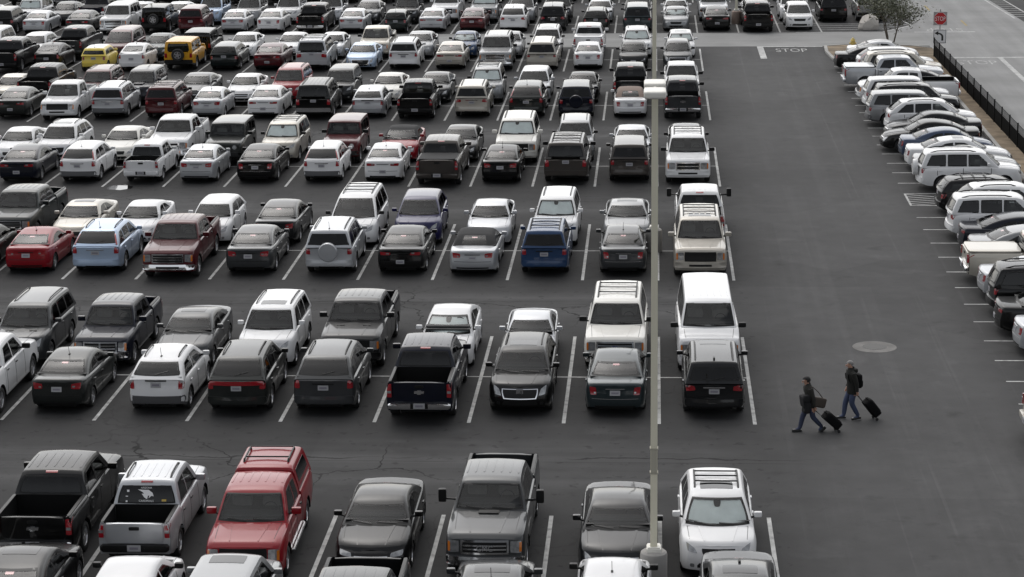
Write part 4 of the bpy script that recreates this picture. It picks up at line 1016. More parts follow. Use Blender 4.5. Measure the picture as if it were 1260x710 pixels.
# ------------------------------------------------------------------ ground
def asphalt():
    m, nt, b = nodes('asphalt'); L = nt.links
    tc = N(nt, 'ShaderNodeTexCoord'); P = tc.outputs['Object']
    sep = N(nt, 'ShaderNodeSeparateXYZ'); L.new(P, sep.inputs[0])
    def noise(scale, det=4., vec=None, rough=.55):
        n = N(nt, 'ShaderNodeTexNoise', i_Scale=scale, i_Detail=det, i_Roughness=rough); L.new(vec or P, n.inputs['Vector']); return n.outputs[0]
    def math_(op, a, bb=None, c=None):
        n = N(nt, 'ShaderNodeMath', operation=op)
        for i, v in enumerate((a, bb, c)):
            if v is None: continue
            if isinstance(v, (int, float)): n.inputs[i].default_value = v
            else: L.new(v, n.inputs[i])
        return n.outputs[0]
    def rng_(v, a, b_, c, d):
        n = N(nt, 'ShaderNodeMapRange'); L.new(v, n.inputs[0])
        for i, q in enumerate((a, b_, c, d)): n.inputs[i+1].default_value = q
        return n.outputs[0]
    def stretch(sx, sy):
        n = N(nt, 'ShaderNodeMapping'); n.inputs['Scale'].default_value = (sx, sy, 1); L.new(P, n.inputs[0]); return n.outputs[0]
    big = rng_(noise(.12, 5), .3, .7, .84, 1.16)
    mid = rng_(noise(1.1, 6), .3, .7, .90, 1.10)
    fine = rng_(noise(45, 3, rough=.7), .25, .75, .82, 1.18)
    X, Y = sep.outputs[0], sep.outputs[1]
    # worn, paler tyre tracks running along the wide drive lane
    nx = noise(1.0, 5, stretch(1.1, .03)); trk = rng_(nx, .52, .74, 0, 1)
    lane = math_('MULTIPLY', rng_(X, 3.0, 5.5, 0, 1), rng_(X, 12.2, 10.2, 0, 1))
    thin = rng_(noise(1.0, 3, stretch(3.2, .022)), .60, .70, 0, 1); thin = math_('MULTIPLY', thin, rng_(noise(.35, 3), .42, .6, .2, 1))
    trk = math_('ADD', math_('MULTIPLY', trk, .50), math_('MULTIPLY', thin, .75))
    lane2 = math_('ADD', 1.0, math_('MULTIPLY', lane, math_('ADD', .62, math_('MULTIPLY', trk, .75))))
    # paler bands across the aisles between the double rows
    ph = math_('MODULO', math_('ADD', math_('SUBTRACT', Y, Y0+MOD/2), 10*MOD+2.6), MOD)
    aisle = math_('MULTIPLY', rng_(ph, 0, 1.2, 0, 1), rng_(ph, 5.2, 4.0, 0, 1))
    aisle = math_('MULTIPLY', aisle, rng_(X, 3.2, 1.5, 0, 1))
    ny = noise(1.0, 5, stretch(.04, .8)); at_ = rng_(ny, .4, .7, .15, 1)
    lane3 = math_('ADD', 1.0, math_('MULTIPLY', math_('MULTIPLY', aisle, at_), .95))
    # long sealed joint cracks along the aisles and a few across
    wob = math_('MULTIPLY', math_('SUBTRACT', noise(.6, 6), .5), 1.1)
    ph2 = math_('ABSOLUTE', math_('SUBTRACT', math_('ADD', ph, math_('MULTIPLY', wob, .9)), 3.35))
    cr1 = math_('MULTIPLY', rng_(ph2, .025, .055, 1, 0), rng_(noise(.13, 3), .46, .54, 0, 1))
    ph3 = math_('ABSOLUTE', math_('SUBTRACT', ph, 3.0))
    cr2 = math_('MULTIPLY', rng_(ph3, .012, .03, 1, 0), rng_(noise(.10, 2), .44, .50, 0, .8))
    vor = N(nt, 'ShaderNodeTexVoronoi', feature='DISTANCE_TO_EDGE', i_Scale=.20)
    dst = N(nt, 'ShaderNodeVectorMath', operation='ADD'); nz = N(nt, 'ShaderNodeTexNoise', i_Scale=.9, i_Detail=6.); L.new(P, nz.inputs['Vector'])
    L.new(P, dst.inputs[0]); scv = N(nt, 'ShaderNodeVectorMath', operation='SCALE', i_Scale=1.6); L.new(nz.outputs[1], scv.inputs[0]); L.new(scv.outputs[0], dst.inputs[1]); L.new(dst.outputs[0], vor.inputs['Vector'])
    cr3 = math_('MULTIPLY', rng_(vor.outputs['Distance'], .003, .008, 1, 0), math_('MULTIPLY', rng_(noise(.09, 2), .46, .53, 0, .9), math_('ADD', .35, aisle)))
    crk = math_('MAXIMUM', math_('MAXIMUM', cr1, cr2), cr3)
    crk = math_('MULTIPLY', crk, rng_(X, 4.5, 2.5, .12, 1))
    # oil stains, mostly in the stalls
    oil = rng_(noise(.75, 4), .62, .74, 1, .72)
    pale = rng_(noise(.5, 5), .60, .74, 1.0, 1.35)
    sx = math_('SUBTRACT', math_('MODULO', math_('ADD', math_('SUBTRACT', X, X0), 60*STALL), STALL), STALL/2)
    sy = math_('SUBTRACT', math_('MODULO', math_('ADD', math_('SUBTRACT', Y, Y0), 20*MOD+MOD/2), MOD), MOD/2)
    sy2 = math_('SUBTRACT', math_('ABSOLUTE', sy), 2.6)
    wv = noise(1.3, 4)
    dd = math_('SQRT', math_('ADD', math_('MULTIPLY', sx, sx), math_('MULTIPLY', math_('MULTIPLY', sy2, sy2), .16)))
    stain = math_('MULTIPLY', rng_(math_('ADD', dd, math_('MULTIPLY', wv, .7)), .55, 1.1, 1, 0), rng_(X, 2.9, 3.1, 1, 0))
    stain = math_('SUBTRACT', 1.0, math_('MULTIPLY', stain, .42))
    drip = rng_(noise(2.6, 2), .63, .70, 1, .60)
    vp = N(nt, 'ShaderNodeTexVoronoi', feature='F1', distance='CHEBYCHEV', i_Scale=.085); L.new(P, vp.inputs['Vector'])
    sp3 = N(nt, 'ShaderNodeSeparateColor'); L.new(vp.outputs['Color'], sp3.inputs[0]); patch_ = rng_(sp3.outputs[0], 0, 1, .91, 1.09)
    v = math_('MULTIPLY', big, mid)
    drip = math_('MAXIMUM', drip, rng_(X, 3.0, 3.6, 0, .93))
    for q in (stain, drip, patch_): v = math_('MULTIPLY', v, q)
    for q in (fine, lane2, lane3, oil, pale, math_('SUBTRACT', 1.0, math_('MULTIPLY', crk, .72))): v = math_('MULTIPLY', v, q)
    sc = N(nt, 'ShaderNodeVectorMath', operation='SCALE'); sc.inputs[0].default_value = (.0345, .0342, .0342); L.new(v, sc.inputs['Scale'])
    L.new(sc.outputs[0], b.inputs['Base Color']); b.inputs['Roughness'].default_value = .88; b.inputs['Specular IOR Level'].default_value = .25
    bp = N(nt, 'ShaderNodeBump', i_Strength=.25, i_Distance=.01); L.new(fine, bp.inputs['Height']); L.new(bp.outputs[0], b.inputs['Normal'])
    return m
def pavement(name, col, sx, sy, amp=.12, joint=0):
    m, nt, b = nodes(name); L = nt.links; tc = N(nt, 'ShaderNodeTexCoord')
    def noise(s, d, vec): n = N(nt, 'ShaderNodeTexNoise', i_Scale=s, i_Detail=d); L.new(vec, n.inputs['Vector']); return n.outputs[0]
    mp = N(nt, 'ShaderNodeMapping'); mp.inputs['Scale'].default_value = (sx, sy, 1); L.new(tc.outputs['Object'], mp.inputs[0])
    out = None
    for s_, d_, vec, a in ((1., 5., mp.outputs[0], amp), (.3, 4., tc.outputs['Object'], amp), (40., 2., tc.outputs['Object'], .10)):
        mr = N(nt, 'ShaderNodeMapRange'); L.new(noise(s_, d_, vec), mr.inputs[0]); mr.inputs[1].default_value = .3; mr.inputs[2].default_value = .7; mr.inputs[3].default_value = 1-a; mr.inputs[4].default_value = 1+a
        if out is None: out = mr.outputs[0]
        else:
            mm = N(nt, 'ShaderNodeMath', operation='MULTIPLY'); L.new(out, mm.inputs[0]); L.new(mr.outputs[0], mm.inputs[1]); out = mm.outputs[0]
    sc = N(nt, 'ShaderNodeVectorMath', operation='SCALE'); sc.inputs[0].default_value = col; L.new(out, sc.inputs['Scale']); L.new(sc.outputs[0], b.inputs['Base Color'])
    if joint:
        mm = N(nt, 'ShaderNodeMapRange'); L.new(noise(3.5, 8., tc.outputs['Object']), mm.inputs[0]); mm.inputs[1].default_value = .50; mm.inputs[2].default_value = .66; mm.inputs[3].default_value = 0; mm.inputs[4].default_value = joint
        mx = N(nt, 'ShaderNodeMix', data_type='RGBA'); L.new(mm.outputs[0], mx.inputs['Factor']); L.new(sc.outputs[0], mx.inputs['A']); mx.inputs['B'].default_value = (.06, .06, .06, 1); L.new(mx.outputs['Result'], b.inputs['Base Color'])
    b.inputs['Roughness'].default_value = .9; b.inputs['Specular IOR Level'].default_value = .2
    return m
def sheet(mb, x0, y0, x1, y1, z, mi=0): mb.add([(x0, y0, z), (x1, y0, z), (x1, y1, z), (x0, y1, z)], [(0, 1, 2, 3)], mi)
ASPH = asphalt()
ROADM = pavement('road_asphalt', (.23, .23, .227), 1.4, .04)
LANEM = pavement('concrete', (.235, .235, .23), .05, .6)
g = MB(); sheet(g, -900, -200, 900, 1600, 0); struct('ground', g, ASPH)
g = MB(); sheet(g, -120, 146.75, 17.9, 153.75, .004); struct('cross_lane', g, LANEM)
g = MB(); sheet(g, 17.9, 0, 26.2, 146.75, .004); sheet(g, 17.9, 146.75, 60, 153.75, .004)
g.add([(17.9, 153.75, .004), (60, 153.75, .004), (60, 153.8, .004), (26.0, 157.0, .004), (25.4, 172.5, .004), (25.4, 320, .004), (18.0, 320, .004), (18.1, 158, .004), (15.7, 153.8, .004)], [(0, 1, 2, 3, 4, 5, 6, 7, 8)]); struct('road', g, ROADM)
# painted markings
PAINTW = pavement('road_paint', (.44, .44, .43), 3, 3, .18, .4)
PAINTT = pavement('worn_road_paint', (.42, .42, .41), 3, 3, .2, .5)
PAINTY = pavement('road_paint_yellow', (.30, .24, .12), 3, 3, .2)
g = MB(); LW = .055
for m_ in range(-1, 8):
    ym = Y0+m_*MOD
    for c in range(-24, 3 if m_ < 5 else 5):
        x = X0+c*STALL
        if c > 1 and m_ < 5: continue
        sheet(g, x-LW, ym-HALF, x+LW, ym+HALF, .004)
    xr = X0+(1 if m_ < 5 else 4)*STALL-.25
    x = X0-24*STALL
    for c in range(-24, 1 if m_ < 5 else 4):
        sheet(g, X0+c*STALL+LW, ym-.045, X0+(c+1)*STALL-LW, ym+.045, .004)
struct('parking_lines', g, PAINTW)
g = MB()
for y in LY[:16]+LY[18:]: sheet(g, 11.04, y-.045, 16.2, y+.045, .004)
for y in [LY[-1]-2.46*k for k in range(1, 12)]: sheet(g, 11.04, y-.045, 16.2, y+.045, .004)
struct('fence_side_parking_lines', g, PAINTW)
g = MB(); y1, y0 = LY[16], LY[17]
sheet(g, 11.04, y1-.045, 16.2, y1+.045, .004); sheet(g, 11.04, y0-.045, 16.2, y0+.045, .004); sheet(g, 11.04, y0+.045, 11.13, y1-.045, .004)
for k in range(5):
    ys = y1-.12-.5*k; xe = min(16.1, 11.13+(ys-y0-.06)/.42); ye = ys-.42*(xe-11.13)
    g.add([(11.13, ys, .0045), (11.13, ys-.09, .0045), (xe, ye-.09 if xe > 16 else ye, .0045), (xe, ye, .0045)] if xe > 16 else [(11.13, ys, .0045), (11.13, ys-.09, .0045), (xe-.2, ye, .0045), (xe, ye, .0045)], [(0, 1, 2, 3)])
for k in range(3):
    xs = 12.5+1.2*k; g.add([(xs, y1-.05, .0045), (xs+.25, y1-.05, .0045), (16.1, y1-.05-.42*(16.1-xs-.25), .0045), (16.1, y1-.05-.42*(16.1-xs), .0045)], [(0, 1, 2, 3)])
struct('no_parking_hatching', g, PAINTW)
g = MB(); sheet(g, 6.75, 146.45, 11.0, 146.72, .008); sheet(g, 6.75, 141.0, 7.15, 146.45, .008); sheet(g, 18.3, 141.0, 26.0, 141.3, .008)
g.add([(21.45, 120, .008), (21.75, 120, .008), (21.75, 141, .008), (21.45, 141, .008)], [(0, 1, 2, 3)]); sheet(g, 17.7, 153.55, 21.8, 153.8, .008)
struct('stop_lines', g, PAINTW)
g = MB()
for y in (108, 100, 92): sheet(g, 21.5, y, 21.7, y+3, .008)
struct('lane_dashes', g, PAINTW)
g = MB(); sheet(g, 21.6, 157, 21.75, 160, .008); sheet(g, 20.1, 166, 20.25, 169, .008); struct('centre_dashes', g, PAINTY)
g = MB()   # hatched area beside the boulder
for a, b_ in (((9.7, 153.85), (15.6, 153.85)), ((15.6, 153.85), (17.95, 157.4)), ((17.95, 157.4), (17.3, 161.5)), ((9.7, 158.3), (17.3, 158.3))):
    a = Vector((*a, .008)); b_ = Vector((*b_, .008)); n = (b_-a).normalized().cross(Vector((0, 0, 1)))*.07; g.add([a-n, b_-n, b_+n, a+n], [(0, 1, 2, 3)])
for k, (ya, xe) in enumerate(((154.9, 16.2), (156.0, 17.0), (157.2, 17.7))):
    g.add([(9.9, ya-.06, .008), (xe, ya+.5, .008), (xe, ya+.62, .008), (9.9, ya+.06, .008)], [(0, 1, 2, 3)])
g.add([(15.2, 158.3, .008), (15.4, 158.3, .008), (14.9, 164, .008), (14.7, 164, .008)], [(0, 1, 2, 3)])
# ladder pattern at the far lot
for xx in (25.5, 26.9): g.add([(xx, 161, .008), (xx+.14, 161, .008), (xx+.1-.6, 176, .008), (xx-.6, 176, .008)], [(0, 1, 2, 3)])
for k in range(12): sheet(g, 25.6-.04*k, 162+k*1.2, 26.9-.04*k, 162.14+k*1.2, .0085)
struct('hatch_lines', g, PAINTW)
for (x, y, wd, hgt, rz, nm) in ((7.85, 144.1, 2.05, 1.55, 0, 'painted_stop_text'), (18.62, 138.2, 2.5, 1.65, 0, 'painted_stop_text'), (21.15, 155.6, 2.5, 1.5, 180, 'painted_stop_text')):
    m = text_mesh('STOP', 1., nm, PAINTT, .0); ww = text_w(m)
    o = bpy.data.objects.new(nm, m); COL.objects.link(o); o['kind'] = 'structure'; o.location = (x, y, .008); o.rotation_euler[2] = R_(rz); o.scale = (wd/ww, hgt, 1)
# unseen dark ring, added to block the low sky and darken panel reflections
g = MB(); rh = random.Random(2); nh = 72; hv = []
for i in range(nh):
    a = 2*math.pi*i/nh; hh = (60+25*math.sin(3*a)+18*math.sin(7*a+1)+rh.uniform(-6, 6))*(1.3 if math.sin(a) < .0 else (.15 if math.sin(a) > .5 else .6))
    for r, z in ((520, -1), (610, hh*.55), (700, hh), (860, hh*.8)): hv.append((r*math.cos(a), 60+r*math.sin(a), z))
g.add(hv, [(i*4+k, ((i+1) % nh)*4+k, ((i+1) % nh)*4+k+1, i*4+k+1) for i in range(nh) for k in range(3)]); struct('horizon_blocker', g, simple('blocker_brown', (.075, .068, .055), .95, noise=.3, nscale=.02), angle=60)
# planted island, dirt strip and kerbs
DIRT = pavement('dirt', (.21, .165, .115), 1.2, 1.2, .3)
KERB = pavement('kerb_concrete', (.34, .335, .32), 1., 1., .12)
isl = [(11.25, 146.1), (11.15, 143.5), (11.35, 140.2), (16.9, 139.9), (16.9, 40), (17.85, 40), (17.85, 144.9), (16.6, 146.0), (14.5, 146.55), (12.4, 146.6)]
g = MB(); g.poly([(x, y, .10) for x, y in isl], .10); struct('dirt_island', g, DIRT)
g = MB(); n = len(isl); cen = Vector((14.5, 143.5))
out = []
for i, (x, y) in enumerate(isl):
    p0, p1, p2 = Vector(isl[i-1]), Vector((x, y)), Vector(isl[(i+1) % n])
    d1 = (p1-p0).normalized(); d2 = (p2-p1).normalized(); n1 = Vector((-d1.y, d1.x)); n2 = Vector((-d2.y, d2.x))
    bis = (n1+n2).normalized(); k = .2/max(.4, bis.dot(n1)); out.append(p1+bis*k)
area = sum(isl[i][0]*isl[(i+1) % n][1]-isl[(i+1) % n][0]*isl[i][1] for i in range(n))
if area > 0: out = [Vector(isl[i])*2-out[i] for i in range(n)]
for i in range(n):
    j = (i+1) % n; a, b_ = isl[i], isl[j]; c, d = out[j], out[i]
    vs = [(a[0], a[1], .13), (b_[0], b_[1], .13), (c.x, c.y, .13), (d.x, d.y, .13), (a[0], a[1], .0), (b_[0], b_[1], .0), (c.x, c.y, .0), (d.x, d.y, .0)]
    g.add(vs, [(0, 1, 2, 3), (4, 5, 1, 0), (6, 7, 3, 2)])
struct('kerb', g, KERB)
# puddle and manhole
g = MB(); rp = random.Random(3); g.add([(-24.3+(.55+.1*rp.random())*math.cos(a*.449), 99.5+(.5+.2*rp.random())*math.sin(a*.449), .006) for a in range(14)], [tuple(range(14))])
o = struct('puddle', g, simple('water', (.02, .02, .02), .02)); 
mh = thing('manhole_cover', 'round iron manhole cover in a pale concrete collar on the drive lane', 'manhole cover', (7.34, 72.32, 0))
g = MB(); g.lathe([(.40, .010), (.72, .010), (.73, .0)], 40); obj('concrete_collar', g, pavement('collar', (.16, .155, .148), 2, 2, .2), mh, angle=None)
g = MB(); g.lathe([(0, .012), (.40, .012)], 32)
for k in range(-4, 5):
    h_ = math.sqrt(max(0, .36**2-(k*.08)**2)); g.box((k*.08, 0, .014), (.03, 2*h_, .006))
obj('iron_lid', g, simple('cast_iron', (.035, .033, .03), .6, noise=.3), mh, angle=None)

# ------------------------------------------------------------------ lamp standards
POLEM = simple('pole_paint', (.70, .665, .53), .5, noise=.05, nscale=1.5)
DRUM = simple('drum_concrete', (.30, .29, .275), .85, noise=.12, nscale=5.)
DRUMP = simple('drum_pink', (.33, .255, .215), .85, noise=.1, nscale=5.)
LAMPM = simple('lamp_housing', (.74, .72, .66), .45)
def lamp_post(x, y, h, label, drum=DRUM, heads=True):
    t = thing('light_pole', label, 'light pole', (x, y, 0), 0, 'parking lot light poles')
    g = MB(); g.lathe([(0, .90), (.26, .90), (.31, .86), (.325, .80), (.325, 0)], 32); obj('concrete_base', g, drum, t, angle=35)
    g = MB(); g.box((0, 0, .945), (.34, .34, .09)); g.box((0, 0, 1.0), (.30, .30, .05)); obj('base_cover', g, LAMPM, t, angle=None)
    g = MB()
    g.box((0, 0, (1.0+h)/2), (.168, .168, h-1.0), taper=.86); bmm = None; obj('pole', g, POLEM, t, angle=None)
    g = MB()
    for z in (2.85, 3.45): g.box((0, 0, z), (.195, .19, .04))
    g.box((0, -.087, 3.15), (.14, .02, .55)); obj('access_panel', g, simple('panel_paint', (.40, .38, .31), .5), t, angle=None)
    if heads:
        for sg in (-1, 1):
            g = MB(); g.rbox((0, sg*.62, h+.02), (.50, .74, .17), .35, 5); g.tube([(0, 0, h-.02), (0, sg*.3, h)], .05, 6); o = obj('lamp_head', g, LAMPM, t, angle=50)
            g = MB(); g.box((0, sg*.62, h-.066), (.36, .52, .02)); obj('lens', g, simple('lamp_glass', (.3, .3, .28), .2), o, angle=None)
lamp_post(.045, Y0-MOD+.05, 11.95, 'tan steel light pole with twin white lamp heads on a grey concrete drum, nearest')
lamp_post(.05, Y0+MOD, 12.05, 'light pole rising straight behind the near one, drum between grey sedans and champagne SUV')
lamp_post(X0+2*STALL, 158.85, 12.05, 'light pole on a pinkish drum between black sedan and black pickup', DRUMP)
lamp_post(ground_x(182.5, 176.9, 0), 176.9, 12.05, 'pale light pole cut by the top edge of the photo at the far left', DRUMP)

# ------------------------------------------------------------------ fence, sign, tree, boulder, hydrant
fx0, fy0, fx1, fy1 = 17.50, 141.0, 17.98, 60.0
fe = thing('fence', 'black screened metal fence running along the dirt strip beside the right car row', 'fence', (0, 0, 0))
FBL = simple('fence_black', (.004, .004, .004), .6, spec=.15)
g = MB(); npost = 34
for i in range(npost):
    f = i/(npost-1); g2 = MB(); x, y = fx0+(fx1-fx0)*f, fy0+(fy1-fy0)*f
    g2.box((x, y, .62), (.06, .06, 1.24)); g2.box((x, y, 1.26), (.075, .075, .05)); obj('post', g2, FBL, fe, angle=None)
g = MB(); g.add([(fx0, fy0, .12), (fx1, fy1, .12), (fx1, fy1, .86), (fx0, fy0, .86), (fx0+.012, fy0, .12), (fx1+.012, fy1, .12), (fx1+.012, fy1, .86), (fx0+.012, fy0, .86)], [(0, 1, 2, 3), (7, 6, 5, 4), (3, 2, 6, 7), (0, 4, 5, 1), (0, 3, 7, 4), (1, 5, 6, 2)])
obj('privacy_screen', g, simple('screen_black', (.0025, .0025, .0025), .9, spec=.05, noise=.3, nscale=3), fe, angle=None)
g = MB()
for z in (.14, .88, 1.20): g.tube([(fx0+.03, fy0, z), (fx1+.03, fy1, z)], .018, 5)
obj('rail', g, FBL, fe, angle=None)
g = MB(); yy = fy0
while yy > fy1:
    x = fx0+(fx1-fx0)*(fy0-yy)/(fy0-fy1); g.box((x+.03, yy, 1.04), (.008, .012, .33)); yy -= .10
for z in (.94, 1.0, 1.06, 1.12, 1.17): g.box(((fx0+fx1)/2+.03, (fy0+fy1)/2, z), (.006, fy0-fy1, .006), rot=Matrix.Rotation(math.atan2(-(fx1-fx0), (fy0-fy1))*-1, 3, 'Z'))
obj('wire_mesh', g, simple('wire_grey', (.06, .06, .06), .5), fe, angle=None)

sg_ = thing('stop_sign', 'red octagonal stop sign above a white left-turn arrow plate on one post', 'road sign', (at(1155.5, 70).x, at(1155.5, 70).y, 0))
GALV = simple('galvanised', (.30, .30, .30), .45, .6)
g = MB(); g.box((0, .04, 1.49), (.06, .05, 2.98)); obj('post', g, GALV, sg_, angle=None)
SRED = simple('sign_red', (.42, .010, .016), .4); SWH = simple('sign_white', (.66, .66, .66), .4); SBK = simple('sign_black', (.01, .01, .01), .4)
def vpoly(mb, pts, y, z0, th=.012, mi=0):
    n = len(pts); vs = [(x, y, z0+z) for x, z in pts]+[(x, y+th, z0+z) for x, z in pts]
    mb.add(vs, [tuple(range(n)), tuple(range(2*n-1, n-1, -1))]+[(i, i+n, (i+1) % n+n, (i+1) % n) for i in range(n)], mi)
zc = 2.40; oc = [(math.cos(R_(22.5+45*k)), math.sin(R_(22.5+45*k))) for k in range(8)]
g = MB(); vpoly(g, [(-.42, -.42), (.42, -.42), (.42, .42), (-.42, .42)], .012, zc, .01, 0); obj('backing_plate', g, simple('sign_back', (.30, .29, .285), .5), sg_, angle=None)
g = MB(); vpoly(g, [(.42*a, .42*b) for a, b in oc], -.004, zc, .012, 0); vpoly(g, [(.395*a, .395*b) for a, b in oc], -.010, zc, .005, 1); so_ = obj('stop_plate', g, [SWH, SRED], sg_, angle=None)
m = text_mesh('STOP', .27, 'stop_lettering', SWH, .002); o = bpy.data.objects.new('stop_lettering', m); COL.objects.link(o); o.parent = so_; ww = text_w(m); k = .64/ww
for v in m.vertices: v.co.x = (v.co.x-ww/2)*k
o.location = (0, -.016, zc-.135); o.rotation_euler = (R_(90), 0, 0)
g = MB(); z2 = 1.28
vpoly(g, [(-.41, -.44), (.41, -.44), (.41, .44), (-.41, .44)], -.004, z2, .012, 0); vpoly(g, [(-.38, -.41), (.38, -.41), (.38, .41), (-.38, .41)], -.009, z2, .004, 1); vpoly(g, [(-.355, -.385), (.355, -.385), (.355, .385), (-.355, .385)], -.014, z2, .004, 0)
ar = obj('turn_plate', g, [SWH, SBK], sg_, angle=None)
g = MB(); inn = [(.10+.0*t_, -.30) for t_ in (0,)]+[(.10-.24*(1-math.cos(R_(a)))*.9, -.02+.20*math.sin(R_(a))) for a in range(0, 91, 15)]
outr = [(.22, -.30)]+[(.22-.36*(1-math.cos(R_(a))), -.02+.31*math.sin(R_(a))) for a in range(0, 91, 15)]
pts = outr+[(-.14, .36), (-.33, .235), (-.14, .09)]+inn[::-1]
n_ = len(outr)
vs = [(x, -.018, z2+z*.85) for x, z in outr]+[(x, -.018, z2+z*.85) for x, z in inn]
g.add(vs, [(i, i+1, n_+i+1, n_+i) for i in range(n_-1)]); g.add([(-.10, -.018, z2+.35), (-.33, -.018, z2+.21), (-.10, -.018, z2+.07)], [(0, 1, 2)])
obj('turn_arrow', g, SBK, ar, angle=None)

def leaf_tree(name, label, base, seed):
    rt = random.Random(seed); t = thing(name, label, 'tree', base)
    BARK = simple('bark', (.10, .085, .07), .85, noise=.3, nscale=12)
    tips = []; g = MB()
    def limb(p, d, r, ln, lev):
        pts = [p]; q = p.copy(); dd = d.copy(); n = 5
        for i in range(n):
            dd = (dd+Vector((rt.uniform(-.16, .16), rt.uniform(-.16, .16), rt.uniform(-.02, .10)))).normalized(); q = q+dd*ln/n; pts.append(q.copy())
            if lev and i > 1 or lev > 1: tips.append((q.copy(), lev))
        g.tube(pts, [r*(1-.55*i/n) for i in range(n+1)], 6)
        if lev < 3:
            for k in range(3 if lev else 3):
                b = pts[rt.choice([2, 3, 4, 5]) if lev else rt.choice([3, 4, 5])]
                a = rt.uniform(0, 6.28); nd = (dd+Vector((math.cos(a), math.sin(a), rt.uniform(-.25, .35)))*.95).normalized()
                limb(b, nd, r*.48, ln*.66, lev+1)
    for a, lean in ((2.9, .30), (.25, .26), (3.6, .42)):
        limb(Vector((math.cos(a)*.08, math.sin(a)*.08, 0)), Vector((math.cos(a)*lean, math.sin(a)*lean*.6, 1)).normalized(), .065, 1.75, 0)
    obj('trunk', g, BARK, t, angle=60)
    LF = simple('leaf_green', (.075, .085, .045), .6); LF2 = simple('leaf_pale', (.15, .155, .10), .6); LF3 = simple('leaf_dark', (.040, .047, .027), .6)
    g = MB()
    for p, lev in tips:
        for k in range(9 if lev > 1 else 4):
            c = p+Vector((rt.gauss(0, .42), rt.gauss(0, .42), rt.gauss(-.05, .26))); s = rt.uniform(.035, .075)
            a = Vector((rt.uniform(-1, 1), rt.uniform(-1, 1), rt.uniform(-.6, .6))).normalized(); b = a.cross(Vector((rt.uniform(-1, 1), rt.uniform(-1, 1), 1))).normalized()
            mi = rt.choice([0, 0, 0, 1, 2]); g.add([c-a*s*1.5, c+b*s*.6, c+a*s*1.5, c-b*s*.6], [(0, 1, 2, 3)], mi)
    obj('crown', g, [LF, LF2, LF3], t, angle=None)
leaf_tree('tree', 'small multi-trunk desert tree with sparse leaves on the kerbed island', (15.25, 145.3, .10), 5)

rk_ = bmesh.new(); bmesh.ops.create_icosphere(rk_, subdivisions=3, radius=1)
rs = random.Random(8); cuts = [(Vector((rs.uniform(-1, 1), rs.uniform(-1, 1), rs.uniform(-.3, 1))).normalized(), rs.uniform(.62, .85)) for _ in range(14)]
for v in rk_.verts:
    c = v.co
    for nrm, dd in cuts:
        e_ = c.dot(nrm)-dd
        if e_ > 0: c = c-nrm*e_
    c = c*(1+.03*rs.uniform(-1, 1)); v.co = Vector((c.x*.86, c.y*.6, max(-.02, (c.z+.45)*.82)))
me = bpy.data.meshes.new('boulder'); rk_.to_mesh(me); rk_.free(); me.materials.append(simple('pale_rock', (.50, .47, .43), .9, noise=.2, nscale=3., bump=.4))
o = bpy.data.objects.new('boulder', me); COL.objects.link(o); o.location = (14.85, 155.4, 0); o['label'] = 'pale boulder standing on the hatched no-parking area under the tree'; o['category'] = 'boulder'
hy = thing('fire_hydrant', 'small yellow fire hydrant on the dirt island behind the black sedan', 'fire hydrant', (12.75, 144.3, .10))
YEL = simple('hydrant_yellow', (.62, .48, .14), .5)
g = MB(); g.lathe([(0, .78), (.04, .78), (.05, .73), (.13, .66), (.15, .58), (.17, .57), (.17, .54), (.12, .53), (.12, .1), (.18, .09), (.18, 0)], 16); obj('barrel', g, YEL, hy, angle=40)
for a in (0, 180, 270):
    g = MB(); c_, s_ = math.cos(R_(a)), math.sin(R_(a)); g.tube([(.08*c_, .08*s_, .42), (.22*c_, .22*s_, .42)], .06, 8); obj('nozzle', g, YEL, hy, angle=40)
# ------------------------------------------------------------------ people with suitcases (walking towards -X)
def skin(name, verts, edges, root, mats, face_mat, parent, sub=2, smooth=True):
    me = bpy.data.meshes.new(name); bm = bmesh.new(); ly = bm.verts.layers.skin.verify(); vs = [bm.verts.new(v[0]) for v in verts]
    for a, b in edges: bm.edges.new((vs[a], vs[b]))
    for v, d in zip(vs, verts):
        r = d[1]; v[ly].radius = r if isinstance(r, tuple) else (r, r)
    vs[root][ly].use_root = True
    bm.to_mesh(me); bm.free()
    o = bpy.data.objects.new(name, me); COL.objects.link(o)
    sk = o.modifiers.new('s', 'SKIN'); sk.use_smooth_shade = True
    sb = o.modifiers.new('u', 'SUBSURF'); sb.levels = sub; sb.render_levels = sub
    dg = bpy.context.evaluated_depsgraph_get(); m2 = bpy.data.meshes.new_from_object(o.evaluated_get(dg)); m2.name = name
    bpy.data.objects.remove(o)
    m2.materials.clear()
    for m in mats: m2.materials.append(m)
    if face_mat:
        for p in m2.polygons: p.material_index = face_mat(p.center)
    for p in m2.polygons: p.use_smooth = True
    o = bpy.data.objects.new(name, m2); COL.objects.link(o)
    if parent: o.parent = parent
    return o
SKN = simple('skin', (.42, .24, .17), .55); JEAN = simple('denim', (.040, .055, .105), .8, noise=.25, nscale=9.)
JEAN2 = simple('denim_dark', (.026, .034, .068), .8, noise=.25, nscale=9.)
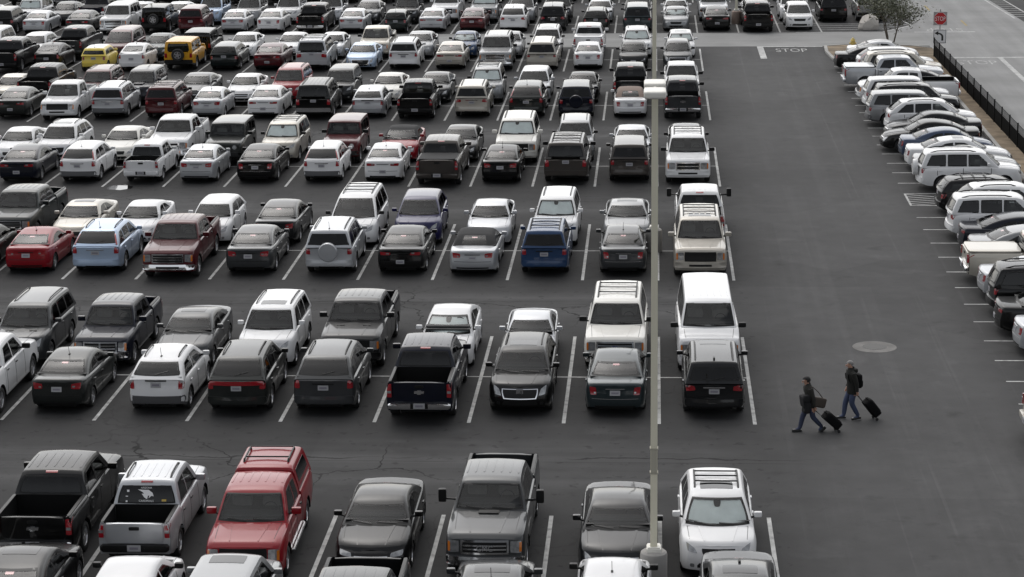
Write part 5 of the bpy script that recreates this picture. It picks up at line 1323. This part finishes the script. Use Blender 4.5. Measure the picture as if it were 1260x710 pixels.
def person(name, label, loc, rotz, P):
    # local frame: walks towards +Y, x to the right hand
    t = thing(name, label, 'person', loc, rotz, 'people crossing the drive lane')
    J = P['joints']; names = list(J); idx = {n: i for i, n in enumerate(names)}
    verts = [(J[n][0], J[n][1]) for n in names]
    E_ = [('pelvis', 'waist'), ('waist', 'chest'), ('chest', 'neck'), ('neck', 'head'), ('head', 'crown')]
    for s in 'LR':
        E_ += [('pelvis', 'hip'+s), ('hip'+s, 'knee'+s), ('knee'+s, 'ankle'+s), ('ankle'+s, 'toe'+s), ('chest', 'sh'+s), ('sh'+s, 'el'+s), ('el'+s, 'wr'+s), ('wr'+s, 'palm'+s)]
    # fingers and thumb
    for s in 'LR':
        w, p = Vector(J['wr'+s][0]), Vector(J['palm'+s][0]); d = (p-w).normalized(); side = P['fside'][s]; cl = P['curl'][s]
        for k, ln in enumerate((.070, .078, .074, .058)):
            b = p+side*(k-1.5)*.021
            m1 = b+d*ln*.5+cl*.012; m2 = m1+(d*.35+cl)*ln*.5
            for q, r, nm in ((m1, .0095, f'f{s}{k}a'), (m2, .0085, f'f{s}{k}b')):
                idx[nm] = len(verts); verts.append((tuple(q), r))
            E_ += [('palm'+s, f'f{s}{k}a'), (f'f{s}{k}a', f'f{s}{k}b')]
        b = w+(p-w)*.5-side*.045+cl*.01; e = b+d*.045+cl*.02
        for q, r, nm in ((b, .012, f't{s}a'), (e, .010, f't{s}b')):
            idx[nm] = len(verts); verts.append((tuple(q), r))
        E_ += [('wr'+s, f't{s}a'), (f't{s}a', f't{s}b')]
    edges = [(idx[a], idx[b]) for a, b in E_]
    knee = min(J['kneeL'][0][2], J['kneeR'][0][2]); pel = J['pelvis'][0][2]; nk = J['neck'][0][2]
    wr = [Vector(J['wr'+s][0]) for s in 'LR']; pm_ = [Vector(J['palm'+s][0]) for s in 'LR']
    def fm(c):
        if any((c-q).length < .10 for q in pm_) or any((c-q).length < .05 for q in wr): return 0
        if c.z > nk-.02: return 0
        if c.z > pel+.02: return 1
        return 2
    body = skin('body', verts, edges, idx['pelvis'], [SKN, P['coat'], P['jean']], fm, t)
    hd = Vector(J['head'][0]); cw = Vector(J['crown'][0])
    fw = Vector((0, 1, 0))
    # face
    g = MB(); hc = hd.lerp(cw, .35)
    g.rbox(hc+fw*.103+Vector((0, 0, -.018)), (.030, .036, .05), .6, 2)
    for s in (-1, 1): g.rbox(hc+Vector((s*.078, -.004, -.01)), (.018, .045, .062), .8, 2)
    obj('nose_and_ears', g, SKN, t)
    g = MB()
    for s in (-1, 1): g.rbox(hc+fw*.088+Vector((s*.031, 0, .012)), (.026, .012, .012), .8, 2)
    obj('eyes', g, simple('eye_dark', (.03, .02, .02), .3), t)
    g = MB(); g.rbox(hc+fw*.092+Vector((0, 0, -.058)), (.048, .014, .012), .8, 2); obj('mouth', g, simple('lips', (.25, .09, .08), .5), t)
    g = MB(); bm = bmesh.new(); bmesh.ops.create_uvsphere(bm, u_segments=18, v_segments=12, radius=1)
    rr = P['hair_r']; vs = []; top = hd.lerp(cw, .52)
    for v in bm.verts:
        c = v.co; k = 1
        vs.append(top+Vector((c.x*rr[0], c.y*rr[1]-.018, c.z*rr[2]+.012)))
    fs = [[v.index for v in f.verts] for f in bm.faces if not (f.calc_center_median().y > .30 and f.calc_center_median().z < P['fringe']) and f.calc_center_median().z > -.55]
    g.add(vs, fs); bm.free(); obj('hair' if P['hair_name'] == 'hair' else P['hair_name'], g, P['hair'], t, angle=60)
    # jacket: a loose shell round the trunk with a hem, sleeves and collar
    g = MB(); prof = P['jacket']
    rings = []
    for (z, rx, ry, dy) in prof: rings.append([(rx*math.cos(a*.2618), ry*math.sin(a*.2618)+dy, z) for a in range(24)])
    vs = [q for r in rings for q in r]; fs = [(i*24+k, i*24+(k+1) % 24, (i+1)*24+(k+1) % 24, (i+1)*24+k) for i in range(len(rings)-1) for k in range(24)]
    g.add(vs, fs)
    for s in 'LR':
        g.tube([J['sh'+s][0], Vector(J['sh'+s][0]).lerp(Vector(J['el'+s][0]), .5), J['el'+s][0], Vector(J['el'+s][0]).lerp(Vector(J['wr'+s][0]), .5), Vector(J['el'+s][0]).lerp(Vector(J['wr'+s][0]), .93)], [.082, .076, .066, .060, .056], 12)
    if P['hair_name'] == 'hair': g.rbox((0, -.045, 1.50), (.25, .17, .13), .75, 4)
    obj('jacket', g, P['coat'], t, angle=70)
    for s in 'LR':
        g = MB(); a, tt = Vector(J['ankle'+s][0]), Vector(J['toe'+s][0]); d = tt-a; d.z = 0; L = .29; ang = math.atan2(-d.x, d.y); pit = P['foot'][s]
        rot = Matrix.Rotation(ang, 3, 'Z') @ Matrix.Rotation(pit, 3, 'X')
        c = a+rot @ Vector((0, .075, -.055))
        g.rbox(c, (.105, L, .085), .55, 4, 0, rot); g.rbox(c+rot @ Vector((0, 0, -.035)), (.11, L+.01, .03), .5, 3, 1, rot)
        obj('shoe', g, [P['shoe'], P['sole']], t, angle=60)
    return t
def leg(hx, y_hip, hz, y_knee, y_ank, z_ank, kz=.50, toe=.17, tz=-.05):
    return
def joints(h, lean, front, swing, arms):
    k = h/1.75; J = {}
    z = lambda v: v*k
    J['pelvis'] = ((0, 0, z(.95)), (.135*k, .105*k)); J['waist'] = ((0, .01+lean*.3, z(1.12)), (.130*k, .10*k)); J['chest'] = ((0, .02+lean*.8, z(1.34)), (.150*k, .11*k))
    J['neck'] = ((0, .02+lean*1.1, z(1.52)), .055*k); J['head'] = ((0, .045+lean*1.3, z(1.60)), (.070*k, .085*k)); J['crown'] = ((0, .045+lean*1.35, z(1.70)), (.062*k, .078*k))
    for s, sg in (('L', -1), ('R', 1)):
        yk, kz, ya, za, ty, tz = front[s]
        J['hip'+s] = ((sg*.09*k, 0, z(.88)), .115*k); J['knee'+s] = ((sg*.095*k, yk, z(kz)), .085*k); J['ankle'+s] = ((sg*.09*k, ya, za), .066*k); J['toe'+s] = ((sg*.10*k, ya+ty, za+tz), .036*k)
        J['sh'+s] = ((sg*.19*k, .015+lean*.9, z(1.42)), .062*k)
        e, w, p = arms[s]; J['el'+s] = (e, .046*k); J['wr'+s] = (w, .032*k); J['palm'+s] = (p, (.030*k, .022*k))
    return J
OLIVE = simple('olive_jacket', (.009, .009, .007), .85, noise=.25, nscale=7); OLIVE2 = simple('dark_olive_jacket', (.018, .017, .014), .85, noise=.25, nscale=7)
BLKC = simple('black_cloth', (.003, .003, .0035), .9, spec=.2)
# man: local +Y is world -X (walks left); local +X is world +Y (away), local -X towards the camera
manp = at(1048, 515.5)
man_arms = {'L': ((-.25, -.03, 1.15), (-.24, -.05, .89), (-.235, -.065, .815)), 'R': ((.26, -.05, 1.14), (.24, .08, .93), (.235, .11, .855))}
mj = joints(1.80, .05, {'L': (.10, .51, .04, .085, .17, -.045), 'R': (.12, .52, .22, .10, .16, -.03)}, 0, man_arms)
mj['kneeL'] = ((-.10, .06, .52), .088); mj['ankleL'] = ((-.095, -.17, .10), .068); mj['toeL'] = ((-.10, -.01, .045), .036)
mj['kneeR'] = ((.10, .17, .53), .088); mj['ankleR'] = ((.095, .22, .09), .068); mj['toeR'] = ((.10, .38, .05), .036)
man = person('person', 'grey-haired person in dark jacket and jeans with black backpack pulling a suitcase', (manp.x, manp.y, 0), R_(106), dict(
    joints=mj, fside={'L': Vector((0, 1, 0)), 'R': Vector((0, 1, 0))}, curl={'L': Vector((.6, -.3, -.2)), 'R': Vector((-.7, .2, 0))}, coat=OLIVE, jean=JEAN,
    hair=simple('grey_hair', (.20, .195, .19), .7, noise=.3, nscale=30), hair_name='hair', hair_r=(.088, .108, .098), fringe=.30,
    jacket=[(.80, .205, .150, .0), (.84, .215, .160, .0), (1.0, .200, .150, .01), (1.15, .195, .145, .02), (1.30, .215, .150, .045), (1.42, .215, .140, .06), (1.50, .16, .115, .065), (1.545, .10, .10, .06), (1.60, .088, .095, .05)],
    shoe=simple('shoe_black', (.012, .012, .012), .5), sole=simple('sole_pale', (.35, .34, .33), .6), foot={'L': -.10, 'R': .05}))
womp = at(997, 531)
wom_arms = {'L': ((-.22, .0, 1.03), (-.21, -.05, .79), (-.205, -.065, .72)), 'R': ((.22, .06, 1.02), (.10, .24, 1.03), (.04, .27, 1.05))}
wj = joints(1.66, .09, {'L': (.1, .5, .04, .085, .17, -.045), 'R': (.1, .5, .2, .1, .16, -.03)}, 0, wom_arms)
wj['kneeL'] = ((-.09, -.02, .48), .084); wj['ankleL'] = ((-.085, -.33, .14), .064); wj['toeL'] = ((-.09, -.22, .035), .034)
wj['kneeR'] = ((.09, .20, .49), .084); wj['ankleR'] = ((.085, .30, .085), .064); wj['toeR'] = ((.09, .45, .05), .034)
wom = person('person', 'person in black beret with brown shoulder bag and coat over one arm pulling a suitcase', (womp.x, womp.y, 0), R_(106), dict(
    joints=wj, fside={'L': Vector((0, 1, 0)), 'R': Vector((0, 0, 1))}, curl={'L': Vector((.6, -.3, -.2)), 'R': Vector((-.3, -.6, 0))}, coat=OLIVE2, jean=JEAN2,
    hair=simple('black_hair', (.009, .008, .008), .75), hair_name='beret', hair_r=(.108, .128, .112), fringe=.30,
    jacket=[(.76, .195, .150, .0), (.80, .20, .158, .0), (.95, .185, .145, .01), (1.08, .175, .135, .03), (1.22, .195, .14, .06), (1.33, .19, .13, .08), (1.41, .14, .105, .095), (1.45, .085, .085, .10), (1.48, .075, .08, .10)],
    shoe=simple('shoe_black', (.012, .012, .012), .5), sole=simple('shoe_black', (.012, .012, .012), .5), foot={'L': -.75, 'R': .08}))
def child_of(o, par):
    # keep as a thing of its own placed in world space beside the person
    return o
def worn(name, label, cat, person, build):
    m = Matrix.Translation(person.location) @ Matrix.Rotation(person.rotation_euler[2], 4, 'Z')
    t = thing(name, label, cat, person.location, person.rotation_euler[2]); build(t); return t
def backpack(t):
    g = MB(); g.rbox((.0, -.175, 1.17), (.31, .17, .42), .6, 5); g.rbox((0, -.255, 1.09), (.24, .07, .20), .6, 4); obj('pack', g, BLKC, t, angle=60)
    g = MB()
    for sg in (-1, 1): g.tube([(sg*.11, -.12, 1.0), (sg*.15, .06, 1.06), (sg*.13, .165, 1.25), (sg*.12, .185, 1.38), (sg*.11, .09, 1.49), (sg*.11, -.10, 1.38)], .017, 6)
    obj('strap', g, BLKC, t, angle=60)
worn('backpack', 'black backpack worn on the back of the grey-haired person', 'backpack', man, backpack)
BRN = simple('brown_bag', (.045, .034, .026), .7, noise=.2)
def bag(t):
    g = MB(); g.rbox((-.20, -.20, .93), (.15, .36, .30), .6, 5, rot=Matrix.Rotation(.25, 3, 'X')); obj('pouch', g, BRN, t, angle=60)
    g = MB(); g.tube([(-.20, -.30, 1.03), (-.22, -.14, 1.25), (-.19, .03, 1.415), (-.16, .09, 1.40), (-.19, .08, 1.24), (-.20, -.06, 1.05)], .014, 6); obj('strap', g, BRN, t, angle=60)
worn('shoulder_bag', 'brown shoulder bag hanging at the side of the person in the beret', 'bag', wom, bag)
def coat(t):
    g = MB(); g.rbox((-.03, .20, .95), (.40, .20, .36), .55, 5, rot=Matrix.Rotation(-.15, 3, 'X')); g.rbox((-.10, .17, .78), (.28, .18, .34), .6, 5, rot=Matrix.Rotation(.2, 3, 'X')); g.rbox((-.15, .19, 1.06), (.20, .22, .22), .7, 4); obj('folded_cloth', g, simple('coat_black', (.007, .007, .008), .9, bump=.5, nscale=9), t, angle=60)
worn('folded_coat', 'black coat draped over the arm of the person in the beret', 'coat', wom, coat)
def case(per, hand, label, tilt=42, ln=.56):
    hx, hy, hz = hand
    t = thing('suitcase', label, 'suitcase', per.location, per.rotation_euler[2], 'wheeled suitcases')
    a = R_(tilt); ax = Vector((0, -math.cos(a), -math.sin(a)))    # from the hand down to the wheels
    total = (hz-.05)/math.sin(a); hnd = Vector(hand); wl = hnd+ax*total; up = Vector((0, -math.sin(a), math.cos(a)))
    rot = Matrix((Vector((1, 0, 0)), ax, up)).transposed()
    ctr = hnd+ax*(total-.05-ln/2)+up*.10
    g = MB(); g.rbox(ctr, (.39, ln, .26), .30, 6, 0, rot); g.rbox(ctr+up*.125, (.30, ln*.8, .05), .4, 4, 0, rot)
    obj('case', g, BLKC, t, angle=60)
    g = MB(); g.rbox(hnd+ax*.02, (.16, .03, .03), .6, 2, 0, rot)
    for sg in (-1, 1): g.tube([hnd+Vector((sg*.07, 0, 0)), hnd+ax*(total-ln)+Vector((sg*.07, 0, 0))], .010, 6, 1)
    obj('handle', g, [BLKC, simple('handle_metal', (.10, .10, .10), .4, .6)], t, angle=60)
    g = MB(); g.tube([ctr-ax*ln/2+Vector((-.09, 0, 0))+up*.05, ctr-ax*(ln/2+.05)+Vector((-.06, 0, 0))+up*.05, ctr-ax*(ln/2+.05)+Vector((.06, 0, 0))+up*.05, ctr-ax*ln/2+Vector((.09, 0, 0))+up*.05], .014, 6); obj('grip', g, BLKC, t, angle=60)
    for sg in (-1, 1):
        g = MB(); g.lathe([(0, -.018), (.045, -.018), (.048, 0), (.045, .018), (0, .018)], 14, 'x', (wl.x+sg*.15, wl.y+.01, .048)); obj('wheel', g, RUB, t, angle=50)
case(man, (-.225, -.085, .78), 'black wheeled suitcase pulled by the grey-haired person with the backpack', 52, .58)
case(wom, (-.195, -.085, .68), 'black wheeled suitcase pulled by the person in the black beret', 43, .58)
